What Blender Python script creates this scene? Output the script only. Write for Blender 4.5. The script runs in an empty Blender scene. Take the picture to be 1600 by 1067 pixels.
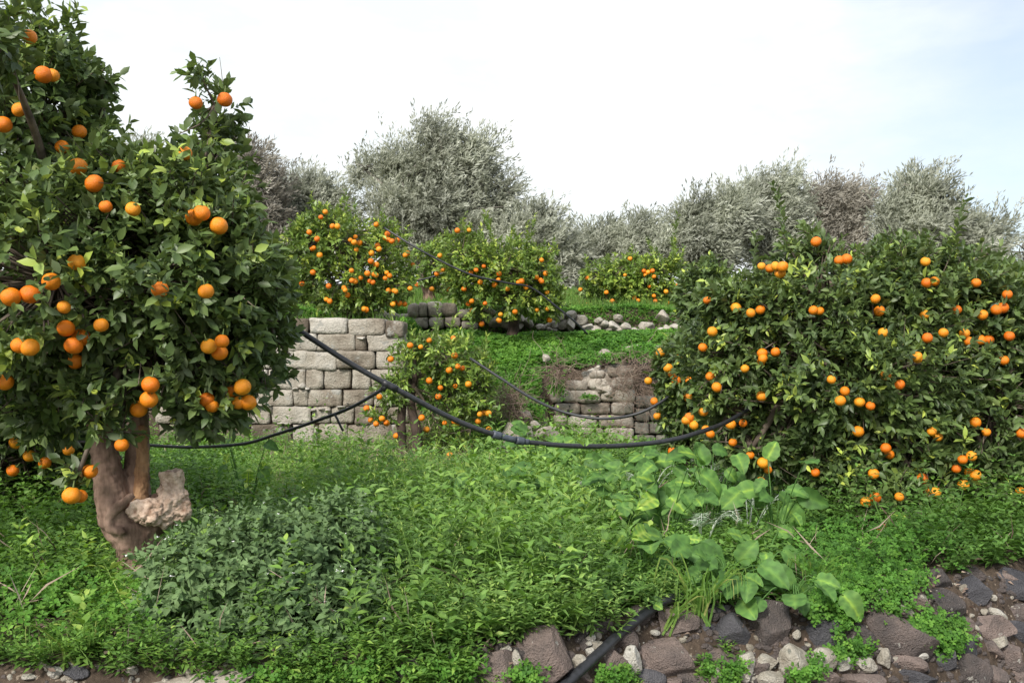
import bpy, math, random
import numpy as np
from mathutils import Vector

# ------------------------------------------------------------------ camera, sky, sun, exposure
SC = bpy.context.scene
COL = SC.collection
F, HX, HY, CZ = 1422.0, 800.0, 560.0, 1.05          # photo focal length (px), principal column, horizon row, eye height

cam_d = bpy.data.cameras.new('camera')
cam = bpy.data.objects.new('camera', cam_d)
COL.objects.link(cam)
cam.location = (0, 0, CZ)
cam.rotation_euler = (math.radians(90), 0, 0)
cam_d.sensor_width = 36
cam_d.lens = F / 1600 * 36
cam_d.shift_y = (HY - 533.5) / 1600
cam_d.clip_start = 0.05
cam_d.clip_end = 1500
SC.camera = cam

SUN_EL, SUN_AZ = math.radians(40), math.radians(205)  # azimuth clockwise from +Y: behind the camera, to the left
world = bpy.data.worlds.new('World')
SC.world = world
world.use_nodes = True
wn, wl = world.node_tree.nodes, world.node_tree.links
wn.clear()
w_out = wn.new('ShaderNodeOutputWorld')
w_bg = wn.new('ShaderNodeBackground')
w_bg.inputs['Strength'].default_value = 0.12
w_sky = wn.new('ShaderNodeTexSky')
w_sky.sky_type = 'NISHITA'
w_sky.sun_disc = False
w_sky.sun_elevation = SUN_EL
w_sky.sun_rotation = SUN_AZ
w_sky.air_density = 1.0
w_sky.dust_density = 2.0
w_co = wn.new('ShaderNodeTexCoord')
w_map = wn.new('ShaderNodeMapping')
w_map.inputs['Scale'].default_value = (1.0, 1.0, 2.6)
w_map.inputs['Location'].default_value = (0.35, 0.1, 0.2)
w_noise = wn.new('ShaderNodeTexNoise')
w_noise.inputs['Scale'].default_value = 1.9
w_noise.inputs['Detail'].default_value = 6
w_noise.inputs['Roughness'].default_value = 0.55
w_ramp = wn.new('ShaderNodeValToRGB')
w_ramp.color_ramp.elements[0].position = 0.40
w_ramp.color_ramp.elements[0].color = (0.5, 0.5, 0.5, 1)
w_ramp.color_ramp.elements[1].position = 0.66
w_ramp.color_ramp.elements[1].color = (1, 1, 1, 1)
w_mix = wn.new('ShaderNodeMix')
w_mix.data_type = 'RGBA'
w_mix.inputs[7].default_value = (5.45, 5.8, 5.9, 1)      # bright thin overcast
w_n2 = wn.new('ShaderNodeTexNoise'); w_n2.inputs['Scale'].default_value = 5.5; w_n2.inputs['Detail'].default_value = 7; w_n2.inputs['Roughness'].default_value = 0.6
w_r2 = wn.new('ShaderNodeValToRGB')
w_r2.color_ramp.elements[0].position = 0.36; w_r2.color_ramp.elements[0].color = (4.95, 5.35, 5.5, 1)
w_r2.color_ramp.elements[1].position = 0.60; w_r2.color_ramp.elements[1].color = (5.7, 5.85, 5.9, 1)
wl.new(w_map.outputs['Vector'], w_n2.inputs['Vector']); wl.new(w_n2.outputs['Fac'], w_r2.inputs['Fac']); wl.new(w_r2.outputs['Color'], w_mix.inputs[7])
wl.new(w_co.outputs['Generated'], w_map.inputs['Vector'])
wl.new(w_map.outputs['Vector'], w_noise.inputs['Vector'])
wl.new(w_noise.outputs['Fac'], w_ramp.inputs['Fac'])
w_nrm = wn.new('ShaderNodeVectorMath'); w_nrm.operation = 'NORMALIZE'      # the cloud is thickest low over the orchard
w_dot = wn.new('ShaderNodeVectorMath'); w_dot.operation = 'DOT_PRODUCT'
w_dot.inputs[1].default_value = (-0.05, 0.97, 0.22)
w_mr = wn.new('ShaderNodeMapRange')
w_mr.inputs[1].default_value = 0.86; w_mr.inputs[2].default_value = 1.0; w_mr.inputs[3].default_value = 0.0; w_mr.inputs[4].default_value = 0.8
w_add = wn.new('ShaderNodeMath'); w_add.operation = 'ADD'; w_add.use_clamp = True
wl.new(w_co.outputs['Generated'], w_nrm.inputs[0]); wl.new(w_nrm.outputs[0], w_dot.inputs[0]); wl.new(w_dot.outputs['Value'], w_mr.inputs[0])
wl.new(w_ramp.outputs['Color'], w_add.inputs[0]); wl.new(w_mr.outputs[0], w_add.inputs[1])
wl.new(w_add.outputs[0], w_mix.inputs[0])
wl.new(w_sky.outputs['Color'], w_mix.inputs[6])
wl.new(w_mix.outputs[2], w_bg.inputs['Color'])
wl.new(w_bg.outputs['Background'], w_out.inputs['Surface'])

sun_d = bpy.data.lights.new('sun', 'SUN')
sun_d.energy = 2.9
sun_d.angle = math.radians(12)
sun_d.color = (1.0, 0.95, 0.87)
sun = bpy.data.objects.new('sun', sun_d)
COL.objects.link(sun)
sdir = Vector((math.sin(SUN_AZ) * math.cos(SUN_EL), math.cos(SUN_AZ) * math.cos(SUN_EL), math.sin(SUN_EL)))
sun.rotation_euler = sdir.to_track_quat('Z', 'Y').to_euler()

SC.view_settings.view_transform = 'Standard'
SC.view_settings.look = 'None'
SC.view_settings.exposure = 0.72
SC.view_settings.gamma = 1.0

# ------------------------------------------------------------------ numpy helpers
def W(px, py, d):
    return np.array([(px - HX) / F * d, d, CZ + (HY - py) / F * d])

def topx(P):
    P = np.asarray(P)
    return HX + P[..., 0] / P[..., 1] * F, HY - (P[..., 2] - CZ) / P[..., 1] * F

def norm(a):
    return a / np.maximum(np.linalg.norm(a, axis=-1, keepdims=True), 1e-9)

def smooth(a, b, x):
    t = np.clip((x - a) / (b - a), 0, 1)
    return t * t * (3 - 2 * t)

def _hash(ix, iy, iz, seed):
    h = (ix * 374761393 + iy * 668265263 + iz * 2147483647 + seed * 974711) & 0xFFFFFFFF
    h = ((h ^ (h >> 13)) * 1274126177) & 0xFFFFFFFF
    h = ((h ^ (h >> 16)) * 2246822519) & 0xFFFFFFFF
    return ((h ^ (h >> 15)) & 0xFFFF) / 32767.5 - 1.0

def vnoise(p, seed=0):
    p = np.asarray(p, float)
    i = np.floor(p).astype(np.int64)
    f = p - i
    f = f * f * (3 - 2 * f)
    out = 0
    for dx in (0, 1):
        for dy in (0, 1):
            for dz in (0, 1):
                w = (f[..., 0] if dx else 1 - f[..., 0]) * (f[..., 1] if dy else 1 - f[..., 1]) * (f[..., 2] if dz else 1 - f[..., 2])
                out = out + w * _hash(i[..., 0] + dx, i[..., 1] + dy, i[..., 2] + dz, seed)
    return out

def fbm(p, seed=0, o=3):
    p = np.asarray(p, float)
    s, a = 0, 1.0
    for k in range(o):
        s = s + a * vnoise(p * 2 ** k, seed + k * 17)
        a *= .5
    return s / 1.75

def link(name, mesh, parent=None):
    o = bpy.data.objects.new(name, mesh)
    COL.objects.link(o)
    if parent is not None:
        o.parent = parent
        o.matrix_parent_inverse = parent.matrix_basis.inverted()
    return o

class Geo:
    """collects verts, faces and a per-vertex tint value"""
    def __init__(s):
        s.V, s.T, s.Q, s.A, s.n = [], [], [], [], 0
    def add(s, V, faces, var=0.5):
        V = np.asarray(V, float).reshape(-1, 3)
        for f in faces:
            f = np.asarray(f, np.int64)
            if f.size:
                (s.T if f.shape[1] == 3 else s.Q).append(f + s.n)
        s.V.append(V)
        a = np.empty(len(V)); a[:] = var
        s.A.append(a)
        s.n += len(V)
    def build(s, name, mat, parent=None, smooth_shade=True, origin=None):
        V = np.concatenate(s.V)
        if origin is not None:
            V = V - np.asarray(origin)
        T = np.concatenate(s.T) if s.T else np.zeros((0, 3), int)
        Q = np.concatenate(s.Q) if s.Q else np.zeros((0, 4), int)
        me = bpy.data.meshes.new(name)
        me.vertices.add(len(V))
        me.vertices.foreach_set('co', V.astype(np.float32).ravel())
        loops = np.concatenate([T.ravel(), Q.ravel()]).astype(np.int32)
        nf = len(T) + len(Q)
        me.loops.add(len(loops))
        me.loops.foreach_set('vertex_index', loops)
        me.polygons.add(nf)
        st = np.concatenate([np.arange(len(T)) * 3, len(T) * 3 + np.arange(len(Q)) * 4]).astype(np.int32)
        me.polygons.foreach_set('loop_start', st)
        me.polygons.foreach_set('use_smooth', np.full(nf, smooth_shade, dtype=bool))
        at = me.attributes.new('var', 'FLOAT', 'POINT')
        at.data.foreach_set('value', np.concatenate(s.A).astype(np.float32))
        me.update(calc_edges=True)
        me.materials.append(mat)
        o = link(name, me, parent)
        if origin is not None:
            o.location = origin
        return o

def tag(o, label=None, cat=None, group=None, kind=None):
    if label: o['label'] = label
    if cat: o['category'] = cat
    if group: o['group'] = group
    if kind: o['kind'] = kind
    return o

def empty(name, loc, label, cat, group=None):
    o = bpy.data.objects.new(name, None)
    COL.objects.link(o)
    o.location = loc
    o.empty_display_size = .1
    bpy.context.view_layer.update()
    return tag(o, label, cat, group)

# ---- tubes
def tube(g, path, rad, n=7, var=.5, cap=True, rough=0, seed=0):
    path = np.asarray(path, float); k = len(path)
    rad = np.broadcast_to(np.asarray(rad, float), (k,))
    t = norm(np.gradient(path, axis=0))
    ref = np.array([0.13, 0.31, 1.0]) if abs(t[0, 2]) < .9 else np.array([1.0, .2, 0])
    u = norm(np.cross(t, ref)); v = np.cross(t, u)
    for i in range(1, k):
        uu = u[i - 1] - t[i] * np.dot(u[i - 1], t[i])
        u[i] = uu / max(np.linalg.norm(uu), 1e-9)
        v[i] = np.cross(t[i], u[i])
    a = np.arange(n) / n * 2 * np.pi
    R = u[:, None] * np.cos(a)[None, :, None] + v[:, None] * np.sin(a)[None, :, None]
    V = path[:, None] + R * rad[:, None, None]
    if rough:
        nn = fbm(V / max(rad.mean(), .01) * .7, seed)
        V = V + R * (nn * rough * rad[:, None])[..., None]
    V = V.reshape(-1, 3)
    i, j = np.meshgrid(np.arange(k - 1), np.arange(n), indexing='ij')
    q = np.stack([i * n + j, i * n + (j + 1) % n, (i + 1) * n + (j + 1) % n, (i + 1) * n + j], -1).reshape(-1, 4)
    fs = [q]
    if cap:
        V = np.vstack([V, path[0], path[-1]])
        b, e = k * n, k * n + 1
        j = np.arange(n)
        fs.append(np.stack([np.full(n, b), (j + 1) % n, j], -1))
        fs.append(np.stack([np.full(n, e), (k - 1) * n + j, (k - 1) * n + (j + 1) % n], -1))
    g.add(V, fs, var)

def spline(P, n):
    """Catmull-Rom through the rows of P (any number of columns), n samples"""
    P = np.asarray(P, float)
    Q = np.vstack([2 * P[0] - P[1], P, 2 * P[-1] - P[-2]])
    s = np.linspace(0, len(P) - 1 - 1e-6, n)
    i = s.astype(int); f = (s - i)[:, None]
    a, b, c, d = Q[i], Q[i + 1], Q[i + 2], Q[i + 3]
    return .5 * (2 * b + (c - a) * f + (2 * a - 5 * b + 4 * c - d) * f ** 2 + (3 * b - a - 3 * c + d) * f ** 3)

# ---- leaves
def leaf_grid(prof, fold=.12, droop=.1, wave=0.0, cup=0.0):
    """leaf template: prof = [(y, halfwidth)], three verts per station (left, spine, right), tips closed"""
    V, Fq, Ft = [], [], []
    ys = [p[0] for p in prof]
    def spine(y): return -droop * y * y
    V.append((0, 0, 0))
    rows = []
    for k, (y, w) in enumerate(prof):
        z = spine(y)
        wv = wave * math.sin(k * 2.1)
        rows.append(len(V))
        V += [(-w, y, z + fold * w + wv), (0, y, z - cup), (w, y, z + fold * w - wv)]
    V.append((0, 1, spine(1)))
    t = len(V) - 1
    r = rows[0]
    Ft += [(0, r + 1, r), (0, r + 2, r + 1)]
    for a, b in zip(rows[:-1], rows[1:]):
        Fq += [(a, a + 1, b + 1, b), (a + 1, a + 2, b + 2, b + 1)]
    r = rows[-1]
    Ft += [(r, r + 1, t), (r + 1, r + 2, t)]
    return np.array(V, float), [np.array(Ft), np.array(Fq) if Fq else np.zeros((0, 4), int)]

CIT = [leaf_grid([(.28, .21), (.62, .23)], .35, dr) for dr in (-.12, .12, .32)]      # glossy folded citrus leaves
CITF = [leaf_grid([(.45, .24)], .35, dr) for dr in (.0, .2)]
OVATE = [leaf_grid([(.36, .27)], .3, dr) for dr in (.05, .3)]
OVATE2 = [leaf_grid([(.2, .24), (.42, .29), (.75, .14)], .3, dr) for dr in (.1, .35)]
LANCE = [leaf_grid([(.4, .13)], .3, dr) for dr in (.0, .3)]
OLIVE = [(np.array([(0, 0, 0), (-.1, .5, .02), (0, 1, 0), (.1, .5, .02)], float), [np.array([(0, 3, 2), (0, 2, 1)])])]
CLOV = [(np.array([(0, 0, 0), (-.42, .55, .12), (-.3, 1, .08), (0, .86, 0), (.3, 1, .08), (.42, .55, .12)], float),
         [np.array([(0, 3, 2), (0, 4, 3)]), np.zeros((0, 4), int)])]
CLOV[0][1][0] = np.array([(0, 2, 1), (0, 3, 2), (0, 4, 3), (0, 5, 4)])

def leaves(g, tpls, P, D, U, L, Wd, var, rng, vt=None):
    """many leaves at once: P base, D direction, U the side the blade's upper face looks to"""
    P, D, U = map(np.asarray, (P, D, U))
    N = len(P)
    if N == 0: return
    L = np.broadcast_to(L, (N,)); Wd = np.broadcast_to(Wd, (N,)); var = np.broadcast_to(var, (N,))
    D = norm(D)
    X = np.cross(D, U)
    bad = np.linalg.norm(X, axis=1) < 1e-3
    X[bad] = np.cross(D[bad], np.array([.3, .9, .1]))
    X = norm(X)
    Z = np.cross(X, D)
    pick = rng.integers(0, len(tpls), N)
    for k, (tv, tf) in enumerate(tpls):
        m = pick == k
        c = int(m.sum())
        if not c: continue
        V = (P[m][:, None] + tv[None, :, 0, None] * (Wd[m][:, None, None] * X[m][:, None])
             + tv[None, :, 1, None] * (L[m][:, None, None] * D[m][:, None])
             + tv[None, :, 2, None] * (L[m][:, None, None] * Z[m][:, None]))
        nv = len(tv)
        off = (np.arange(c) * nv)[:, None, None]
        fs = [(f[None] + off).reshape(-1, f.shape[1]) for f in tf if f.size]
        g.add(V, fs, np.repeat(var[m], nv) if vt is None else np.clip(var[m][:, None] + vt[None], 0, 1).ravel())

def rsphere(rng, n):
    return norm(rng.normal(size=(n, 3)))

# ------------------------------------------------------------------ materials
def new_mat(name):
    m = bpy.data.materials.new(name)
    m.use_nodes = True
    nt = m.node_tree
    nt.nodes.clear()
    out = nt.nodes.new('ShaderNodeOutputMaterial')
    return m, nt.nodes, nt.links, out

def ramp_node(n, stops):
    r = n.new('ShaderNodeValToRGB')
    e = r.color_ramp.elements
    while len(e) < len(stops): e.new(.5)
    for k, (p, c) in enumerate(stops):
        e[k].position = p
        e[k].color = (*c, 1)
    return r

def leaf_mat(name, stops, rough=.45, spec=.5, trans=.22, tcol=(1.5, 1.6, .7), back=None, noise=18):
    """tint from the leaf's own 'var' value, a little blotching, gloss, and light through the blade"""
    m, n, l, out = new_mat(name)
    at = n.new('ShaderNodeAttribute'); at.attribute_name = 'var'
    r = ramp_node(n, stops)
    l.new(at.outputs['Fac'], r.inputs['Fac'])
    no = n.new('ShaderNodeTexNoise'); no.inputs['Scale'].default_value = noise; no.inputs['Detail'].default_value = 3
    hs = n.new('ShaderNodeHueSaturation')
    mr = n.new('ShaderNodeMapRange')
    mr.inputs[1].default_value = .3; mr.inputs[2].default_value = .7; mr.inputs[3].default_value = .72; mr.inputs[4].default_value = 1.3
    l.new(no.outputs['Fac'], mr.inputs[0]); l.new(mr.outputs[0], hs.inputs['Value']); l.new(r.outputs['Color'], hs.inputs['Color'])
    col = hs.outputs['Color']
    if back:
        ge = n.new('ShaderNodeNewGeometry')
        mx = n.new('ShaderNodeMix'); mx.data_type = 'RGBA'
        mx.inputs[7].default_value = (*back, 1)
        ma = n.new('ShaderNodeMath'); ma.operation = 'MULTIPLY'; ma.inputs[1].default_value = .75
        l.new(ge.outputs['Backfacing'], ma.inputs[0]); l.new(ma.outputs[0], mx.inputs[0]); l.new(col, mx.inputs[6])
        col = mx.outputs[2]
    b = n.new('ShaderNodeBsdfPrincipled')
    b.inputs['Roughness'].default_value = rough
    b.inputs['Specular IOR Level'].default_value = spec
    l.new(col, b.inputs['Base Color'])
    t = n.new('ShaderNodeBsdfTranslucent')
    tm = n.new('ShaderNodeMix'); tm.data_type = 'RGBA'; tm.blend_type = 'MULTIPLY'; tm.inputs[0].default_value = 1
    tm.inputs[7].default_value = (*tcol, 1)
    l.new(col, tm.inputs[6]); l.new(tm.outputs[2], t.inputs['Color'])
    ms = n.new('ShaderNodeMixShader'); ms.inputs[0].default_value = trans
    l.new(b.outputs[0], ms.inputs[1]); l.new(t.outputs[0], ms.inputs[2]); l.new(ms.outputs[0], out.inputs['Surface'])
    return m

def rock_mat(name, stops, scale=9, spots=None, spot_scale=14, spot_at=.62, rough=.9, bump=.5, obj_rand=0.0, dark=None, var_mix=0.0, fine=60):
    """weathered stone: mottled tint, optional lichen and stains with their own outlines, pitted bump"""
    m, n, l, out = new_mat(name)
    geo = n.new('ShaderNodeNewGeometry')
    no = n.new('ShaderNodeTexNoise'); no.inputs['Scale'].default_value = scale; no.inputs['Detail'].default_value = 8; no.inputs['Roughness'].default_value = .62
    l.new(geo.outputs['Position'], no.inputs['Vector'])
    fac = no.outputs['Fac']
    if obj_rand or var_mix:
        add = n.new('ShaderNodeMath'); add.operation = 'MULTIPLY_ADD'
        if obj_rand:
            oi = n.new('ShaderNodeObjectInfo'); src = oi.outputs['Random']
        else:
            at = n.new('ShaderNodeAttribute'); at.attribute_name = 'var'; src = at.outputs['Fac']
        sb = n.new('ShaderNodeMath'); sb.operation = 'SUBTRACT'; sb.inputs[1].default_value = .5
        l.new(src, sb.inputs[0]); l.new(sb.outputs[0], add.inputs[0])
        add.inputs[1].default_value = obj_rand or var_mix
        l.new(fac, add.inputs[2]); fac = add.outputs[0]
    r = ramp_node(n, stops)
    l.new(fac, r.inputs['Fac'])
    col = r.outputs['Color']
    f2 = n.new('ShaderNodeTexNoise'); f2.inputs['Scale'].default_value = fine; f2.inputs['Detail'].default_value = 6; f2.inputs['Roughness'].default_value = .7
    l.new(geo.outputs['Position'], f2.inputs['Vector'])
    mx = n.new('ShaderNodeMix'); mx.data_type = 'RGBA'; mx.blend_type = 'OVERLAY'; mx.inputs[0].default_value = .55
    l.new(col, mx.inputs[6]); l.new(f2.outputs['Fac'], mx.inputs[7]); col = mx.outputs[2]
    def layer(col, colour, sc, at, width, seed):
        o2 = n.new('ShaderNodeTexNoise'); o2.inputs['Scale'].default_value = sc; o2.inputs['Detail'].default_value = 5; o2.inputs['Roughness'].default_value = .65
        mp = n.new('ShaderNodeMapping'); mp.inputs['Location'].default_value = (seed, seed * 2.3, -seed)
        l.new(geo.outputs['Position'], mp.inputs['Vector']); l.new(mp.outputs[0], o2.inputs['Vector'])
        rr = ramp_node(n, [(at, (0, 0, 0)), (at + width, (1, 1, 1))])
        l.new(o2.outputs['Fac'], rr.inputs['Fac'])
        m2 = n.new('ShaderNodeMix'); m2.data_type = 'RGBA'; m2.inputs[7].default_value = (*colour, 1)
        l.new(rr.outputs['Color'], m2.inputs[0]); l.new(col, m2.inputs[6])
        return m2.outputs[2]
    if spots: col = layer(col, spots, spot_scale, spot_at, .05, 3.1)
    if dark: col = layer(col, dark[0], dark[1], dark[2], .04, 7.7)
    b = n.new('ShaderNodeBsdfPrincipled')
    b.inputs['Roughness'].default_value = rough
    b.inputs['Specular IOR Level'].default_value = .25
    l.new(col, b.inputs['Base Color'])
    vo = n.new('ShaderNodeTexVoronoi'); vo.inputs['Scale'].default_value = fine * 1.1
    l.new(geo.outputs['Position'], vo.inputs['Vector'])
    s = n.new('ShaderNodeMath'); s.operation = 'ADD'
    l.new(f2.outputs['Fac'], s.inputs[0]); 
    v2 = n.new('ShaderNodeMath'); v2.operation = 'MULTIPLY'; v2.inputs[1].default_value = .35
    l.new(vo.outputs['Distance'], v2.inputs[0]); l.new(v2.outputs[0], s.inputs[1])
    s2 = n.new('ShaderNodeMath'); s2.operation = 'MULTIPLY_ADD'; s2.inputs[1].default_value = 1.6
    l.new(no.outputs['Fac'], s2.inputs[0]); l.new(s.outputs[0], s2.inputs[2])
    bp = n.new('ShaderNodeBump'); bp.inputs['Strength'].default_value = bump; bp.inputs['Distance'].default_value = .02
    l.new(s2.outputs[0], bp.inputs['Height']); l.new(bp.outputs[0], b.inputs['Normal'])
    l.new(b.outputs[0], out.inputs['Surface'])
    return m

def bark_mat(name, a, b_, scale=30, rough=.9, stretch=.22, bump=.7):
    m, n, l, out = new_mat(name)
    geo = n.new('ShaderNodeNewGeometry')
    mp = n.new('ShaderNodeMapping'); mp.inputs['Scale'].default_value = (1, 1, stretch)
    no = n.new('ShaderNodeTexNoise'); no.inputs['Scale'].default_value = scale; no.inputs['Detail'].default_value = 7; no.inputs['Roughness'].default_value = .65
    n2 = n.new('ShaderNodeTexNoise'); n2.inputs['Scale'].default_value = 9; n2.inputs['Detail'].default_value = 4
    l.new(geo.outputs['Position'], mp.inputs['Vector']); l.new(mp.outputs[0], no.inputs['Vector']); l.new(geo.outputs['Position'], n2.inputs['Vector'])
    av = n.new('ShaderNodeMath'); av.operation = 'MULTIPLY_ADD'; av.inputs[1].default_value = .5
    hf = n.new('ShaderNodeMath'); hf.operation = 'MULTIPLY'; hf.inputs[1].default_value = .5
    l.new(n2.outputs['Fac'], hf.inputs[0]); l.new(no.outputs['Fac'], av.inputs[0]); l.new(hf.outputs[0], av.inputs[2])
    r = ramp_node(n, [(.36, a), (.62, b_)])
    l.new(av.outputs[0], r.inputs['Fac'])
    b = n.new('ShaderNodeBsdfPrincipled'); b.inputs['Roughness'].default_value = rough; b.inputs['Specular IOR Level'].default_value = .25
    l.new(r.outputs['Color'], b.inputs['Base Color'])
    bp = n.new('ShaderNodeBump'); bp.inputs['Strength'].default_value = bump; bp.inputs['Distance'].default_value = .015
    l.new(av.outputs[0], bp.inputs['Height']); l.new(bp.outputs[0], b.inputs['Normal'])
    l.new(b.outputs[0], out.inputs['Surface'])
    return m

def orange_mat(name):
    m, n, l, out = new_mat(name)
    oi = n.new('ShaderNodeObjectInfo')
    co = n.new('ShaderNodeTexCoord')
    no = n.new('ShaderNodeTexNoise'); no.inputs['Scale'].default_value = 25; no.inputs['Detail'].default_value = 2
    l.new(co.outputs['Object'], no.inputs['Vector'])
    r = ramp_node(n, [(0, (.66, .115, .004)), (.5, (.80, .225, .006)), (1, (.86, .38, .022))])
    ad = n.new('ShaderNodeMath'); ad.operation = 'MULTIPLY_ADD'; ad.inputs[1].default_value = .35
    l.new(no.outputs['Fac'], ad.inputs[0]); 
    hm = n.new('ShaderNodeMath'); hm.operation = 'MULTIPLY'; hm.inputs[1].default_value = .7
    l.new(oi.outputs['Random'], hm.inputs[0]); l.new(hm.outputs[0], ad.inputs[2]); l.new(ad.outputs[0], r.inputs['Fac'])
    b = n.new('ShaderNodeBsdfPrincipled'); b.inputs['Roughness'].default_value = .42; b.inputs['Specular IOR Level'].default_value = .45
    b.inputs['Subsurface Weight'].default_value = 0
    vo = n.new('ShaderNodeTexVoronoi'); vo.inputs['Scale'].default_value = 420
    l.new(co.outputs['Object'], vo.inputs['Vector'])
    bp = n.new('ShaderNodeBump'); bp.inputs['Strength'].default_value = .5; bp.inputs['Distance'].default_value = .003
    l.new(vo.outputs['Distance'], bp.inputs['Height']); l.new(bp.outputs[0], b.inputs['Normal'])
    l.new(r.outputs['Color'], b.inputs['Base Color']); l.new(b.outputs[0], out.inputs['Surface'])
    return m

def plain_mat(name, col, rough=.5, spec=.4, noise=0, nscale=40):
    m, n, l, out = new_mat(name)
    b = n.new('ShaderNodeBsdfPrincipled'); b.inputs['Roughness'].default_value = rough; b.inputs['Specular IOR Level'].default_value = spec
    b.inputs['Base Color'].default_value = (*col, 1)
    if noise:
        no = n.new('ShaderNodeTexNoise'); no.inputs['Scale'].default_value = nscale; no.inputs['Detail'].default_value = 5
        geo = n.new('ShaderNodeNewGeometry'); l.new(geo.outputs['Position'], no.inputs['Vector'])
        r = ramp_node(n, [(.3, tuple(c * (1 - noise) for c in col)), (.7, tuple(min(1, c * (1 + noise)) for c in col))])
        l.new(no.outputs['Fac'], r.inputs['Fac']); l.new(r.outputs['Color'], b.inputs['Base Color'])
        rr = n.new('ShaderNodeMapRange'); rr.inputs[3].default_value = rough - .12; rr.inputs[4].default_value = rough + .2
        l.new(no.outputs['Fac'], rr.inputs[0]); l.new(rr.outputs[0], b.inputs['Roughness'])
    l.new(b.outputs[0], out.inputs['Surface'])
    return m

M = {}
M['citrus'] = leaf_mat('citrus_leaf', [(0, (0.048, 0.080, 0.028)), (.45, (0.097, 0.153, 0.045)), (.75, (0.163, 0.234, 0.068)), (.88, (0.284, 0.383, 0.078)), (1, (0.483, 0.568, 0.099))],
                       rough=.46, spec=.45, trans=.22, back=(.13, .17, .085))
M['citrus_far'] = leaf_mat('terrace_citrus_leaf', [(0, (.07, .12, .025)), (.45, (.15, .24, .045)), (.75, (.25, .36, .06)), (.88, (.36, .46, .08)), (1, (.48, .54, .11))],
                           rough=.42, spec=.5, trans=.28, back=(.16, .21, .09))
M['olive'] = leaf_mat('olive_leaf', [(0, (.20, .215, .16)), (.45, (.40, .42, .34)), (1, (.62, .64, .56))], rough=.7, spec=.12, trans=.42, tcol=(1.05, 1.05, .95), noise=3)
M['olive_brown'] = leaf_mat('bare_tree_leaf', [(0, (.18, .17, .14)), (.5, (.36, .34, .29)), (1, (.55, .53, .47))], rough=.7, spec=.12, trans=.4, tcol=(1.05, 1, .95), noise=3)
M['weed'] = leaf_mat('weed_leaf', [(0, (.045, .10, .022)), (.5, (.11, .22, .045)), (.85, (.19, .33, .06)), (1, (.34, .45, .10))], rough=.55, spec=.3, trans=.28)
M['fine'] = leaf_mat('fine_weed_leaf', [(0, (.06, .13, .03)), (.5, (.16, .28, .07)), (.85, (.27, .41, .10)), (1, (.42, .52, .15))], rough=.55, spec=.3, trans=.3)
M['clover'] = leaf_mat('clover_leaf', [(0, (.04, .11, .018)), (.5, (.085, .21, .03)), (1, (.17, .33, .05))], rough=.6, spec=.25, trans=.3)
M['sage'] = leaf_mat('sage_leaf', [(0, (.07, .125, .05)), (.5, (.14, .22, .09)), (.9, (.21, .31, .13)), (1, (.28, .39, .17))], rough=.65, spec=.25, trans=.22, tcol=(1.3, 1.4, .8))
M['broad'] = leaf_mat('broad_leaf', [(0, (.05, .115, .03)), (.45, (.09, .195, .045)), (.75, (.145, .275, .058)), (.9, (.25, .40, .06)), (1, (.38, .50, .10))], rough=.6, spec=.3, trans=.28, noise=9)
M['thistle'] = leaf_mat('thistle_leaf', [(0, (.10, .19, .07)), (.6, (.22, .31, .19)), (1, (.48, .53, .45))], rough=.6, spec=.3, trans=.15)
M['grass'] = leaf_mat('grass_blade', [(0, (.07, .16, .03)), (.6, (.14, .26, .05)), (1, (.34, .36, .12))], rough=.55, spec=.3, trans=.3)
M['dry'] = leaf_mat('dry_stalk', [(0, (.15, .10, .08)), (.5, (.28, .21, .165)), (1, (.46, .38, .30))], rough=.8, spec=.2, trans=.1, tcol=(1.1, 1, .8))
M['flower'] = plain_mat('white_petal', (.8, .8, .78), .6)
M['yellow'] = plain_mat('yellow_petal', (.75, .66, .10), .6)
M['orange'] = orange_mat('orange_peel')
M['calyx'] = plain_mat('calyx_green', (.12, .16, .04), .6)
M['bark'] = bark_mat('citrus_bark', (.075, .044, .032), (.31, .21, .16), 26, bump=1.0)
M['bark_dark'] = bark_mat('dark_bark', (.028, .020, .016), (.095, .068, .054))
M['branch'] = bark_mat('branch_bark', (.05, .04, .032), (.20, .16, .125))
M['peeled'] = bark_mat('peeled_wood', (.15, .07, .035), (.46, .28, .15), 48, stretch=.1, bump=1.0)
M['burl'] = bark_mat('burl_wood', (.20, .115, .072), (.76, .60, .48), 38, stretch=1, bump=1.0)
M['olive_bark'] = bark_mat('olive_bark', (.12, .11, .095), (.30, .275, .245))
M['ashlar'] = rock_mat('ashlar_limestone', [(.28, (.12, .097, .073)), (.42, (.245, .21, .168)), (.55, (.35, .315, .262)), (.75, (.46, .43, .38))], scale=3.2,
                       spots=(.33, .32, .29), spot_scale=5, spot_at=.60, dark=((.085, .08, .075), 9, .655), var_mix=.42, fine=42, bump=.9)
M['ruin'] = rock_mat('weathered_limestone', [(.28, (.15, .125, .10)), (.48, (.33, .29, .245)), (.72, (.50, .46, .40))], scale=4, spots=(.42, .40, .36), spot_scale=7, spot_at=.62,
                     dark=((.05, .05, .045), 5, .62), var_mix=.35, fine=40, bump=.6)
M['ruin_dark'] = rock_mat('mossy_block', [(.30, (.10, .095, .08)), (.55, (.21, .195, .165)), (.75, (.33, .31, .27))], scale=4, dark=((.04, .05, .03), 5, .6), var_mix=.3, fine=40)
M['pale'] = rock_mat('pale_rubble', [(.3, (.19, .17, .14)), (.5, (.36, .33, .28)), (.75, (.52, .49, .44))], scale=6, dark=((.16, .15, .13), 7, .64), obj_rand=.25, fine=50)
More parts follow.
